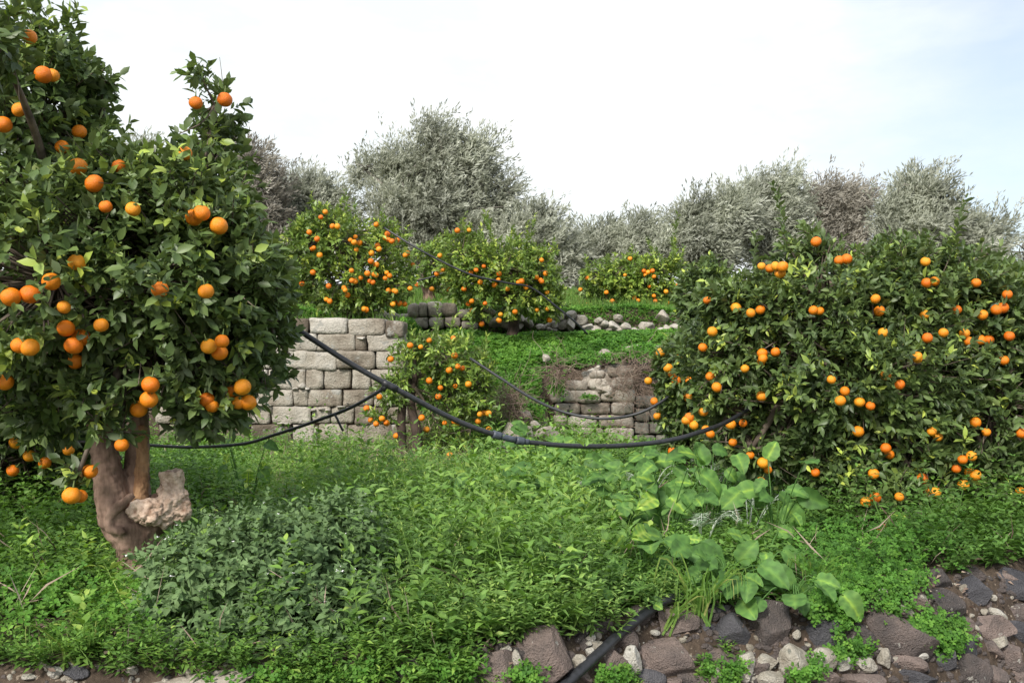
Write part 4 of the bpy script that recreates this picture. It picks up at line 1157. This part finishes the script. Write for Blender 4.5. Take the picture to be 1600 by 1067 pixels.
root = empty('irrigation_pipe', p[0], 'thick black pipe running down over the basalt stones out of the weeds', 'pipe', 'black irrigation pipes')
g = Geo(); tube(g, p, .0205, 18); g.build('hose', M['hose'], root)

# ------------------------------------------------------------------ undergrowth
RG = np.random.default_rng(77)
def scatter(y0, y1, dens, pad=1.5):
    a0, a1 = .60 * y0 + pad, .60 * y1 + pad
    n = int((a0 + a1) * (y1 - y0) * dens)
    y = RG.uniform(y0, y1, n)
    x = RG.uniform(-1, 1, n) * (.60 * y + pad)
    return x, y

def plants(g, x, y, H, nodes, leaf, lw, tpl, var, rng, spread=.5, pairs=2, stem=True, tip=None, updir=.35, lean=.25, bank_=False):
    """upright leafy stems: nodes of leaves up each stem, smaller towards the tip"""
    n = len(x)
    if n == 0: return
    z = hgt(x, y)
    base = np.stack([x, y, z], -1)
    front = 0 * x + .35 if bank_ else 1 - smooth(.0, .4, y - edge_y(x))
    clump = (1.12 if not bank_ else 1) * (1 + .95 * fbm(np.stack([x * 1.7, y * 1.7, x * 0], -1), 88, 2))
    H = H * clump * (1 - .35 * front)
    ln = rng.normal(0, lean, (n, 3)); ln[:, 2] = 1; ln[:, 1] -= .12 + .75 * front
    ax = norm(ln)
    H = np.broadcast_to(H, (n,)) * rng.uniform(.65, 1.15, n)
    ph = rng.uniform(0, 6.28, n)
    var = np.broadcast_to(var, (n,))
    for k in range(nodes):
        t = (k + 1.0) / nodes
        for s in range(pairs):
            an = ph + k * 1.57 + s * (6.283 / pairs) + rng.normal(0, .3, n)
            D = np.stack([np.cos(an), np.sin(an), updir * (.2 + 1.3 * t) + rng.normal(0, .25, n)], -1)
            L = leaf * rng.uniform(.65, 1.25, n) * (1.15 - .5 * t)
            p = base + ax * (H * (.06 + .94 * t))[:, None] + norm(D) * (spread * .02)
            leaves(g, tpl, p, D, np.tile([0, 0, 1.0], (n, 1)) + rng.normal(0, .3, (n, 3)), L, lw / leaf * L / .56, np.clip(var + rng.normal(0, .12, n) + .12 * (t - .5), 0, 1), rng)
    if tip is not None:
        for s in range(5):
            D = ax + rng.normal(0, .45, (n, 3))
            leaves(g, LANCE, base + ax * (H * rng.uniform(.85, 1.1, n))[:, None], D, rng.normal(size=(n, 3)), .016 * rng.uniform(.7, 1.4, n), .016, tip, rng)
    if stem:
        k_ = rng.random(n) < .3
        base, ax, H, var, n = base[k_], ax[k_], H[k_], var[k_], int(k_.sum())
        D = ax; 
        leaves(g, [(np.array([(-.5, 0, 0), (.5, 0, 0), (0, 1, 0), (0, 0, .03)]), [np.array([(0, 1, 2), (1, 3, 2), (3, 0, 2)])])], base, D, rng.normal(size=(n, 3)), H * .9, .003, np.clip(var + .1, 0, 1), rng)

def clover(g, x, y, h, size, var, rng, flat=.5):
    n = len(x)
    z = hgt(x, y) + np.broadcast_to(h, (n,)) * rng.uniform(.2, 1.1, n)
    c = np.stack([x, y, z], -1)
    nrm = norm(rng.normal(0, flat, (n, 3)) + np.array([0, -.35, 1]))
    e1 = norm(np.cross(nrm, rng.normal(size=(n, 3)))); e2 = np.cross(nrm, e1)
    sz = size * rng.uniform(.6, 1.3, n)
    v = np.clip(var + rng.normal(0, .2, n), 0, 1)
    for k in range(3):
        a = k * 2.094
        D = e1 * math.cos(a) + e2 * math.sin(a) + nrm * .1
        leaves(g, CLOV, c, D, nrm, sz, sz * .95, v, rng)

def zone(x, y, lift=.2):
    z = hgt(x, y) + lift
    return topx(np.stack([x, y, z], -1))

SAGE = lambda X, Y: (((X - 420) / 185) ** 2 + ((Y - 905) / 150) ** 2) < 1
gw, gf, gc, gd, gs = Geo(), Geo(), Geo(), Geo(), Geo()
for (y0, y1, dens, sc) in [(2.9, 4.2, 400, 1.08), (4.2, 5.4, 320, 1.12), (5.4, 7.2, 240, 1.2), (7.2, 10.7, 190, 1.3)]:
    x, y = scatter(y0, y1, dens)
    ed = edge_y(x)
    ok = (y > ed + .02) & ~((x < -1.15) & (y > 10.45)) & ~((x > .4) & (y > 10.7))
    ed = ed[ok]
    x, y = x[ok], y[ok]
    X, Y = zone(x, y)
    patch = fbm(np.stack([x * 1.1, y * 1.1, x * 0], -1), 41, 3)
    u = RG.random(len(x))
    sage = SAGE(X, Y)
    sage &= u > .22                                                # other weeds grow through the bush
    mid = (X > 540) & (X < 960) & ~sage
    right = X > 1235
    dry = (Y < 772) & (X > 400) & (X < 735)
    left = ~sage & ~mid & ~right
    low = (X > 730) & (X < 1240) & (Y < 930)
    # scattered taller sprouts with larger leaves
    m = (X > 500) & (X < 960) & (Y > 760) & (u < .07)
    plants(gf, x[m], y[m], .5, 9, .075, .026, OVATE2, .5 + .3 * patch[m], RG, pairs=2, updir=.55, lean=.22)
    m = (X < 560) & (u < .06)
    plants(gw, x[m], y[m], .38, 8, .062, .027, OVATE2, .72 + .3 * patch[m], RG, pairs=2, updir=.5, lean=.25)
    m = mid & ~dry & (u < .8)
    k = RG.random(len(x)) < .45
    plants(gf, x[m & k], y[m & k], np.where(low[m & k], .27, .42), 9, .046 * sc, .013 * sc, LANCE, .45 + .3 * patch[m & k], RG, pairs=2, tip=.93, updir=.45, lean=.35)
    plants(gf, x[m & ~k], y[m & ~k], np.where(low[m & ~k], .26, .38), 8, .052 * sc, .021 * sc, OVATE2, .38 + .3 * patch[m & ~k], RG, pairs=3, updir=.35, lean=.4)
    m = mid & ~dry & (u >= .8)
    plants(gw, x[m], y[m], .36, 7, .062 * sc, .028 * sc, OVATE2, .65 + .3 * patch[m], RG, updir=.5, lean=.4)
    # leafy weeds left and at the back
    m = left & (Y < 885) & ~dry
    plants(gw, x[m], y[m], np.where(X[m] < 330, .28, np.where(low[m], .17, np.where(y[m] < 7.0, .34, .2))), 7, .046 * sc, .023 * sc, OVATE, .45 + .35 * patch[m], RG, updir=.35, pairs=3, lean=.4)
    m = left & (Y >= 885) & (X < 560)
    k = u < .45
    plants(gw, x[m & k], y[m & k], .22, 6, .036, .018, OVATE, .45 + .3 * patch[m & k], RG, pairs=3, lean=.4)
    mm = m & ~k
    for rep in range(5):
        clover(gc, x[mm] + RG.normal(0, .03, mm.sum()), y[mm] + RG.normal(0, .03, mm.sum()), .2, .019, .5 + .3 * patch[mm], RG)
    m = left & (Y >= 885) & (X >= 560)
    plants(gw, x[m], y[m], .2, 6, .036, .014, OVATE, .45 + .3 * patch[m], RG)
    # dry grassy haze before the wall
    m = dry
    plants(gf, x[m], y[m], np.where(y[m] < 7.4, .30, .17), 7, .05, .016, OVATE, .45 + .4 * patch[m], RG, tip=.9, updir=.6, pairs=3)
    mm = m & (u > .9) & (y < 9)
    plants(gw, x[mm], y[mm], .36, 8, .07, .028, OVATE2, .5 + .4 * patch[mm], RG, pairs=2, updir=.5)
    mm = m & (u < .22)
    for rep in range(5):
        n_ = int(mm.sum())
        b = np.stack([x[mm] + RG.normal(0, .05, n_), y[mm] + RG.normal(0, .05, n_), hgt(x[mm], y[mm])], -1)
        D = RG.normal(0, .3, (n_, 3)); D[:, 2] = 1
        leaves(gd, LANCE, b, D, RG.normal(size=(n_, 3)), RG.uniform(.12, .3, n_), .006, np.clip(RG.normal(.6, .2, n_), 0, 1), RG)
    # right hand side: clover near the stones, leafy weeds under the tree
    m = right & (X < 1480) & (y < ed + .9)
    for rep in range(7):
        n_ = int(m.sum())
        clover(gc, x[m] + RG.normal(0, .05, n_), y[m] + RG.normal(0, .05, n_), .19, .017, .42 + .25 * patch[m], RG)
    mm = right & (X > 1400) & (y > ed + .25) & (u < .35)
    plants(gw, x[mm], y[mm], .42, 9, .055, .024, OVATE2, .4 + .35 * patch[mm], RG, pairs=3, updir=.4, lean=.35)
    m = right & ~((X < 1480) & (y < ed + .9))
    plants(gw, x[m], y[m], .24, 7, .046 * sc, .021 * sc, OVATE, .4 + .35 * patch[m], RG, pairs=3, lean=.4)

# clover creeping down over the stones, and weeds rooted in the joints
for (cx, cy, sx, sy, n) in [(1330, 905, 60, 30, 1500), (1400, 905, 34, 26, 800), (1300, 935, 40, 30, 900), (1310, 965, 14, 30, 330), (1440, 985, 26, 18, 420), (1475, 1005, 22, 18, 380), (1385, 955, 22, 10, 180), (1330, 1020, 20, 8, 120), (1240, 1055, 14, 12, 90),
                            (1265, 1045, 10, 16, 70), (1300, 1024, 8, 8, 60), (1485, 985, 14, 12, 90), (1140, 1055, 18, 10, 110), (1110, 1050, 12, 12, 60), (960, 1060, 24, 8, 140), (700, 1058, 40, 10, 120), (560, 1062, 60, 8, 160), (440, 1066, 60, 8, 120), (820, 1060, 20, 8, 90)]:
    px, py = RG.normal(cx, sx * .55, n), RG.normal(cy, sy * .55, n)
    P = np.array([hit(a, b) for a, b in zip(px[:max(20, n // 6)], py[:max(20, n // 6)])])
    P = P[RG.integers(0, len(P), n)] + RG.normal(0, .018, (n, 3))
    c = P + np.array([0, -.05, .03])
    nrm = norm(RG.normal(0, .5, (n, 3)) + np.array([0, -.7, .8]))
    e1 = norm(np.cross(nrm, RG.normal(size=(n, 3)))); e2 = np.cross(nrm, e1)
    sz = .016 * RG.uniform(.6, 1.3, n); v = np.clip(RG.normal(.5, .2, n), 0, 1)
    for k in range(3):
        a = k * 2.094
        leaves(gc, CLOV, c, e1 * math.cos(a) + e2 * math.sin(a) + nrm * .1, nrm, sz, sz * .95, v, RG)
def bank_weeds(g, boxes, **k):
    for (x0, x1, y0, y1, n, H, lf) in boxes:
        P = np.array([hit(RG.uniform(x0, x1), RG.uniform(y0, y1)) for _ in range(n)])
        plants(g, P[:, 0], P[:, 1], H, 7, lf, lf * .42, OVATE, RG.uniform(.35, .75, n), RG, pairs=3, updir=.35, lean=.45, bank_=True)
bank_weeds(gw, [(-40, 180, 1015, 1050, 60, .12, .032), (180, 430, 1030, 1062, 60, .12, .034), (560, 740, 985, 1085, 120, .17, .042), (430, 560, 1010, 1090, 36, .13, .036), (440, 560, 1062, 1100, 60, .10, .032), (740, 830, 1062, 1100, 20, .06, .03), (1085, 1150, 1020, 1080, 12, .08, .03), (955, 1010, 1050, 1090, 8, .06, .03)])
bank_weeds(gf, [(600, 920, 965, 1010, 160, .22, .042), (900, 960, 960, 1000, 26, .16, .036), (985, 1060, 925, 960, 40, .16, .036)])
tag(gw.build('weeds', M['weed']), kind='stuff')
tag(gf.build('fine_weeds', M['fine'], smooth_shade=False), kind='stuff')
tag(gc.build('clover', M['clover'], smooth_shade=False), kind='stuff')
x, y = scatter(3.1, 9.5, 9)
k = (y > edge_y(x) - .02) & ~((x < -1.0) & (y > 10))
x, y = x[k], y[k]
for rep in range(3):                                             # last year's stems and straw among the green
    n_ = len(x)
    b = np.stack([x + RG.normal(0, .04, n_), y + RG.normal(0, .04, n_), hgt(x, y) + RG.uniform(0, .2, n_)], -1)
    D = RG.normal(0, .75, (n_, 3)); D[:, 2] = np.abs(D[:, 2]) + .35
    leaves(gd, LANCE, b, D, RG.normal(size=(n_, 3)), RG.uniform(.08, .22, n_), .0035, np.clip(RG.normal(.55, .25, n_), 0, 1), RG)
x = RG.uniform(-2.2, 3, 700); y = edge_y(x) + RG.uniform(-.32, .5, 700)
leaves(gd, OVATE, np.stack([x, y, hgt(x, y) + RG.uniform(.02, .06, 700)], -1), np.stack([RG.normal(size=700), RG.normal(size=700), RG.normal(0, .2, 700)], -1), RG.normal(0, .4, (700, 3)) + np.array([0, -.3, 1]), RG.uniform(.02, .05, 700), .03, np.clip(RG.normal(.3, .2, 700), 0, 1), RG)
tag(gd.build('dry_grass', M['dry'], smooth_shade=False), kind='stuff')

# clover mat on the bank and grass on the upper terrace
gb = Geo()
n = 60000
n = 90000
x = RG.uniform(-1.35, 7.5, n); y = RG.uniform(10.0, 12.3, n)
z = hgt(x, y)
X, Y = topx(np.stack([x, y, z], -1))
lim = np.interp(X, [600, 640, 760, 850, 880, 930, 1010, 1060, 1150], [640, 640, 640, 618, 590, 562, 545, 540, 540])
ok = ((Y < lim + 8 * RG.normal(size=n)) | (x > 2.5)) & ~((x < -1.1) & (y < 11)) & ~((x > .35) & (x < 2.4) & (y < 11.1))
x, y = x[ok], y[ok]
hh = .07 + .05 * fbm(np.stack([x * 3, y * 3, x * 0], -1), 61, 3)
clover(gb, x, y, hh, .030, .55 + .35 * fbm(np.stack([x * 2, y * 2, x * 0], -1), 62, 3), RG, .45)
n = 26000
x = RG.uniform(-8, 8.5, n); y = np.where(RG.random(n) < .55, RG.uniform(12.53, 12.78, n), RG.uniform(12.5, 13.4, n))
clover(gb, x, y, .05, .028, .5 + .35 * fbm(np.stack([x * 2, y * 2, x * 0], -1), 63, 3), RG, .45)
for (jx, jy, d_, n_, w_, h_) in [(922, 620, 10.68, 60, 12, 3), (985, 553, 10.8, 420, 26, 9), (905, 562, 10.7, 120, 14, 6), (872, 606, 10.6, 160, 12, 14), (955, 558, 10.75, 160, 20, 6), (1010, 545, 10.9, 300, 24, 8), (835, 640, 10.3, 200, 18, 20), (785, 672, 9.9, 400, 24, 18), (760, 690, 9.6, 600, 30, 14)]:
    P = np.stack([W(jx + RG.normal(0, w_ * .5), jy + RG.normal(0, h_ * .5), d_ - RG.uniform(0, .06)) for _ in range(n_)])
    nrm = norm(RG.normal(0, .5, (n_, 3)) + np.array([0, -.8, .7]))
    e1 = norm(np.cross(nrm, RG.normal(size=(n_, 3)))); e2 = np.cross(nrm, e1)
    sz = .026 * RG.uniform(.6, 1.3, n_)
    for k in range(3):
        leaves(gb, CLOV, P, e1 * math.cos(k * 2.094) + e2 * math.sin(k * 2.094), nrm, sz, sz, np.clip(RG.normal(.45, .2, n_), 0, 1), RG)
tag(gb.build('clover', M['clover'], smooth_shade=False), kind='stuff')
gg = Geo()
n = 45000
y = RG.uniform(10.9, 19, n); x = RG.uniform(-1, 1, n) * (.6 * y + .4)
ok = ~((x > -1.3) & (y < 12.6)) & ~((y < 11) & (x < -1.1) & (RG.random(n) < .4))
x, y = x[ok], y[ok]
n = len(x)
b = np.stack([x, y, hgt(x, y)], -1); D = RG.normal(0, .4, (n, 3)); D[:, 2] = 1
leaves(gg, LANCE, b, D, RG.normal(size=(n, 3)), RG.uniform(.08, .2, n), .05, np.clip(RG.normal(.45, .2, n), 0, 1), RG)
tag(gg.build('grass', M['grass'], smooth_shade=False), kind='stuff')

# ---- the grey-green bush with tiny white flowers
bushroot = empty('bush', hit(420, 960), 'grey-green leafy bush dotted with tiny white flowers beside the gnarled trunk', 'bush')
sl = lobe_list([(325, 930, 100, 95, .05), (445, 905, 125, 110, .2), (535, 885, 80, 105, .35), (415, 850, 110, 48, .7), (310, 895, 70, 50, .45), (485, 975, 105, 70, -.05), (370, 995, 95, 52, -.1), (560, 960, 60, 70, .1), (490, 835, 70, 40, .85)], 3.45)
P, O = sample_twigs(sl, 2300, RG, 71, .3, .45)
k = P[:, 2] > hgt(P[:, 0], P[:, 1]) - .02
P, O = P[k], O[k]
n = len(P)
ax = norm(O * .8 + np.array([0, 0, .5]) + RG.normal(0, .35, (n, 3)))
e1 = norm(np.cross(ax, RG.normal(size=(n, 3)))); e2 = np.cross(ax, e1)
tv = np.clip(.42 + .3 * fbm(P * 2.5, 72, 2), 0, 1)
tips = P + ax * .05
for q in range(9):
    an = (q // 2) * 1.57 + (q % 2) * 3.14 + RG.normal(0, .3, n)
    t = q / 8
    D = (e1 * np.cos(an)[:, None] + e2 * np.sin(an)[:, None]) * (1.1 - .6 * t) + ax * (.1 + .9 * t)
    D[:, 2] -= RG.uniform(0, .45, n)
    l = .050 * RG.uniform(.65, 1.2, n) * (1.15 - .65 * t)
    leaves(gs, OVATE2, P + ax * (.11 * (t - .5))[..., None] if np.ndim(t) else P + ax * .11 * (t - .5), D, ax + RG.normal(0, .25, (n, 3)) + np.array([0, -.1, .3]), l, l * .62 / .58, np.clip(tv + RG.normal(0, .12, n) + .1 * t, 0, 1), RG)
gs.build('foliage', M['sage'], bushroot)
sb = Geo()
for q in RG.permutation(n)[:260]:
    c0 = sl[int(RG.integers(len(sl)))][0]
    b0 = np.array([P[q, 0] * .8 + c0[0] * .2, P[q, 1] * .8 + c0[1] * .2, 0]); b0[2] = hgt(b0[0], b0[1])
    tube(sb, spline([b0, b0 * .4 + P[q] * .6, P[q]], 5), np.linspace(.004, .002, 5), 4, cap=False)
sb.build('stems', M['sage'], bushroot)
g = Geo()
k = RG.permutation(n)[:240]
c = tips[k] + RG.normal(0, .012, (len(k), 3))
for q in range(5):
    D = norm(np.stack([np.cos(q * 1.257) + 0 * c[:, 0], np.sin(q * 1.257) + 0 * c[:, 0], RG.normal(.3, .3, len(k))], -1))
    leaves(g, OVATE, c, D, np.tile([0, 0, 1.], (len(k), 1)), .0085, .010, .5, RG)
g.build('flowers', M['flower'], bushroot)

# ---- broad-leaved plants
BCOLS = [-1, -.72, -.40, -.024, .024, .40, .72, 1]
def broad_tpl(seed):
    """heart-shaped blade, rippled between the veins, wavy at its margin"""
    rng = np.random.default_rng(seed)
    prof = [(-.07, .15), (.0, .29), (.1, .39), (.22, .45), (.36, .46), (.5, .42), (.64, .35), (.78, .25), (.9, .13)]
    nc = len(BCOLS)
    V, Fq, Ft, vt = [], [], [], []
    cup, dr, ph = rng.uniform(.02, .28), rng.uniform(.1, .55), rng.uniform(0, 6)
    tw = rng.normal(0, .12)
    for r, (yy, w) in enumerate(prof):
        for c in BCOLS:
            z = -dr * max(yy, 0) ** 2 + cup * abs(c) ** 1.4 * w + tw * c * w + .045 * math.sin(r * 2.0 + ph) * abs(c) ** 2 + .014 * (1 if (r % 2 == 0) else -1) * (.2 < abs(c) < .9)
            V.append((c * w * (1 + .07 * math.sin(r * 2.6 + ph * 2) * abs(c)), yy - .07 * abs(c) * (yy < .12) + .05 * abs(c), z))
            vt.append(.36 if abs(c) < .1 else (.15 if r % 2 else -.07) + .05 * rng.normal())
    V.append((0, 1.0, -dr)); vt.append(.1)
    nr = len(prof)
    for r in range(nr - 1):
        for c in range(nc - 1):
            a = r * nc + c
            Fq.append((a, a + 1, a + nc + 1, a + nc))
    t = len(V) - 1
    for c in range(nc - 1): Ft.append(((nr - 1) * nc + c, (nr - 1) * nc + c + 1, t))
    return (np.array(V), [np.array(Ft), np.array(Fq)]), np.array(vt)
BT = [broad_tpl(s) for s in range(8)]
def broad_plant(px, py, n, L, seed, label, yellow=0.0, h=.28, toward=.35, d=None):
    rng = np.random.default_rng(seed)
    p = hit(px, py)
    root = empty('broad_leaf_plant', p, label, 'plant', 'broad-leaved plants among the weeds')
    g, s = Geo(), Geo()
    far_ = p[1] > 4.6
    L = L * (.78 if far_ else .70); n = n + (6 if far_ else 11); h = h * 1.1 + .10 if far_ else h * .70
    for k in range(n):
        an = k * 2.4 + rng.uniform(-.4, .4)
        rad = rng.uniform(.05, .20)
        f = rng.uniform(.5, 1.15) if far_ else rng.uniform(.12, 1.15)
        tip = p + np.array([math.cos(an) * rad * 1.25, math.sin(an) * rad - toward * .1, h * f])
        mid = p * .5 + tip * .5 + np.array([0, 0, .06])
        tube(s, spline([p, mid, tip], 7), np.linspace(.0042, .0024, 7), 5, var=.42)
        D = np.array([math.cos(an) * .8 + rng.normal(0, .25), math.sin(an) * .5 - .5, rng.uniform(-.95, .1) if f < .9 else rng.uniform(-.4, .5)])
        U = np.array([rng.normal(0, .3), -.7, .7 + rng.normal(0, .2)])
        v = rng.uniform(.72, .88) if rng.random() < yellow * .6 else rng.uniform(.15, .62)
        l = L * rng.uniform(.55, 1.12)
        tp, vt = BT[int(rng.integers(8))]
        leaves(g, [tp], [tip], [D], [U], [l], [l * rng.uniform(.85, 1.05)], [v], rng, vt)
    g.build('leaves', M['broad'], root)
    s.build('stems', M['broad'], root)
for q, a in enumerate([
        (1140, 935, 7, .20, 'lush broad-leaved plant hanging over the basalt bank beside the grass tuft', .1, .24),
        (1195, 915, 6, .19, 'broad-leaved plant with rough round leaves just above the lichened basalt stone', .1, .3),
        (1238, 940, 2, .15, 'yellowing broad-leaved plant drooping over the stones', .45, .14),
        (1070, 915, 7, .17, 'broad-leaved plant above the end of the thick pipe', .1, .3),
        (1005, 920, 6, .16, 'broad-leaved plant between the end of the thick pipe and the fine weeds', .25, .36),
        (1040, 870, 7, .16, 'middle broad-leaved plant in the thickest part of the patch', .1, .36),
        (1110, 860, 7, .17, 'broad-leaved plant next to the white-veined thistle', .1, .38),
        (1210, 870, 6, .17, 'broad-leaved plant at the shady edge under the wide orange tree', .05, .34),
        (955, 945, 4, .10, 'little broad-leaved seedling near the thick pipe', .2, .14),
        (790, 850, 6, .17, 'broad-leaved plant standing apart from the patch, amid the fine weeds', .6, .3),
        (745, 830, 5, .15, 'low broad-leaved plant beside the dry grass', .3, .25),
        (850, 790, 7, .17, 'broad-leaved plant in the weeds just below the pipe coupling', .6, .36),
        (885, 830, 7, .15, 'broad-leaved plant amid low greens below the sagging pipe', .15, .3),
        (920, 800, 7, .16, 'dark broad-leaved plant under the lowest sag of the pipe', .05, .32),
        (975, 815, 7, .15, 'broad-leaved plant before the ruined wall', .1, .3),
        (1000, 865, 7, .15, 'broad-leaved plant half buried by thistles', .1, .32),
        (935, 870, 6, .14, 'small-leaved broad plant on the patch edge', .1, .26),
        (1035, 820, 7, .14, 'broad-leaved plant close to the dark mossy blocks', .1, .28),
        (385, 835, 4, .10, 'small pale broad-leaved plant next to the burl of the gnarled trunk', .9, .4)]):
    broad_plant(a[0], a[1], a[2], a[3], 5000 + q, a[4], a[5], a[6])

# ---- thistles with white-veined leaves
def thistle(px, py, n, L, seed, label):
    rng = np.random.default_rng(seed)
    p = hit(px, py)
    root = empty('thistle', p, label, 'plant', 'white-veined thistles')
    g, mg = Geo(), Geo()
    for k in range(n):
        an = rng.uniform(0, 6.28)
        d0 = np.array([math.cos(an), math.sin(an) * .6 - .2, .9])
        l = L * rng.uniform(.8, 1.2)
        b = p + np.array([0, 0, .12])
        pts = spline([p, b + d0 * l * .4, b + d0 * l * .75 + np.array([0, 0, -.02]), b + np.array([d0[0], d0[1], .5]) * l], 16)
        tube(mg, pts, np.linspace(.004, .0014, 16), 5, var=1)
        t = norm(np.gradient(pts, axis=0)); sd = norm(np.cross(t, [0.1, .2, 1]))
        for i in range(5, 16):
            for s_ in (-1, 1):
                for e in range(2):
                    D = sd[i] * s_ + t[i] * rng.uniform(.2, .8) + np.array([0, 0, rng.uniform(-.2, .5)])
                    leaves(g, LANCE, [pts[i]], [D], [[0, -.4, 1]], [.065 * (1.2 - i / 20) * rng.uniform(.6, 1.2)], [.017], [rng.uniform(.3, 1)], rng)
    g.build('leaves', M['thistle'], root)
    mg.build('ribs', M['thistle'], root)
for q, (a, b, n, L, lab) in enumerate([(1170, 850, 6, .30, 'tallest silvery thistle, standing against the shade of the wide orange tree'), (1095, 880, 5, .26, 'spiny thistle rising among the round leaves'),
                                      (1010, 800, 6, .28, 'feathery silver thistle in the low greens before the ruined wall'), (900, 810, 5, .26, 'thistle nearest the pale fine weeds'),
                                      (1110, 790, 6, .32, 'thistle closest to the low left skirt of the wide orange tree')]):
    thistle(a, b, n, L, 6000 + q, lab)

# ---- grass tufts and a few tall stalks
def tuft(px, py, n, L, seed, label):
    rng = np.random.default_rng(seed)
    p = hit(px, py)
    root = empty('grass_tuft', p, label, 'grass tuft')
    g = Geo()
    for k in range(n):
        an = rng.uniform(0, 6.28); l = L * rng.uniform(.5, 1.1)
        d0 = np.array([math.cos(an) * .5, math.sin(an) * .4 - .15, 1])
        pts = spline([p + rng.normal(0, .02, 3), p + d0 * l * .5, p + d0 * l * .85 + np.array([d0[0] * .08, -.04, 0]), p + np.array([d0[0] * l * 1.3, d0[1] * l * 1.4, .5 * l])], 8)
        w = np.linspace(.0048, .0006, 8)[:, None] * norm(np.cross(np.gradient(pts, axis=0), [.2, 1, .1]))
        V = np.stack([pts - w, pts + w], 1).reshape(-1, 3)
        i = np.arange(7)
        g.add(V, [np.stack([2 * i, 2 * i + 1, 2 * i + 3, 2 * i + 2], -1)], np.clip(rng.normal(.5, .2), 0, 1))
    g.build('blades', M['grass'], root)
for q, (a, b, n, L, lab) in enumerate([(1095, 965, 34, .30, 'long bright grass tuft hanging between the basalt stones under the broad leaves'), (1045, 985, 16, .22, 'grass tuft rising beside the thick pipe on the stones'),
                                      (1270, 925, 26, .2, 'grass tuft next to the yellowing broad leaves above the cobbles'), (110, 1035, 22, .18, 'thin grass tuft over the dark stone in the pebbles'), (150, 1020, 18, .16, 'low grass tuft uphill of the pebbles')]):
    tuft(a, b, n, L, 6100 + q, lab)

def stalk(px, py, H, seed, label):
    rng = np.random.default_rng(seed)
    p = hit(px, py)
    root = empty('flowering_stalk', p, label, 'plant', 'yellow flowering stalks')
    s, f = Geo(), Geo()
    for k in range(4):
        e = p + np.array([rng.normal(.05, .09), rng.normal(0, .05), H * rng.uniform(.75, 1)])
        pt = spline([p, p * .5 + e * .5 + rng.normal(0, .02, 3), e], 10)
        tube(s, pt, np.linspace(.004, .0015, 10), 5, var=.85)
        for i in range(3, 10):
            leaves(s, LANCE, [pt[i]], [rng.normal(0, 1, 3) + np.array([0, 0, .6])], [[0, 0, 1]], [.05 * rng.uniform(.5, 1)], [.03], [.7], rng)
        for j in range(7):
            c = e + rng.normal(0, .018, 3)
            for a in range(4):
                leaves(f, OVATE, [c], [[math.cos(a * 1.57), math.sin(a * 1.57), .3]], [[0, 0, 1]], [.009], [.012], [.5], rng)
    s.build('stems', M['fine'], root)
    f.build('flowers', M['yellow'], root)
for q, (a, b, h, lab) in enumerate([(690, 790, .42, 'tall stalk with pale yellow flowers at the top of the fine weeds'), (630, 780, .36, 'yellow flowering stalk near the feet of the small orange tree'), (655, 800, .34, 'shorter yellow flowering stalk just before its taller neighbour')]):
    stalk(a, b, h, 6200 + q, lab)

# ---- dry bramble tangles on the ruin
def bramble(px, py, d, w, h, n, seed, label):
    rng = np.random.default_rng(seed)
    c = W(px, py, d)
    root = empty('dry_bramble', c, label, 'bramble', 'dry brambles on the ruined wall')
    g = Geo()
    for k in range(n):
        a = c + np.array([rng.normal(0, w), rng.normal(0, .08), rng.normal(0, h)])
        pts = [a]
        dr = norm(np.array([rng.normal(0, 1), rng.normal(0, .4), rng.normal(.1, .9)]))
        for j in range(4):
            dr = norm(dr + rng.normal(0, .35, 3) + np.array([0, 0, -.15]))
            pts.append(pts[-1] + dr * rng.uniform(.05, .11))
        tube(g, spline(pts, 9), np.linspace(.0030, .0012, 9), 4, var=float(np.clip(rng.normal(.35, .2), 0, 1)), cap=False)
    g.build('canes', M['dry'], root)
for q, (a, b, d, w, h, n, lab) in enumerate([(990, 588, 10.55, .15, .11, 190, 'largest dry bramble draped over the top of the ruined wall'), (975, 640, 10.55, .2, .13, 70, 'thin dry bramble hanging down the face of the ruined wall'),
                                            (876, 582, 10.5, .09, .08, 100, 'dry brown bramble at the edge of the clover'), (793, 632, 9.9, .11, .12, 260, 'reddish dry bramble beside the small orange tree'), (915, 690, 10.5, .14, .06, 60, 'sparse dry bramble at the foot of the ruined wall')]):
    bramble(a, b, d, w, h, n, 6300 + q, lab)
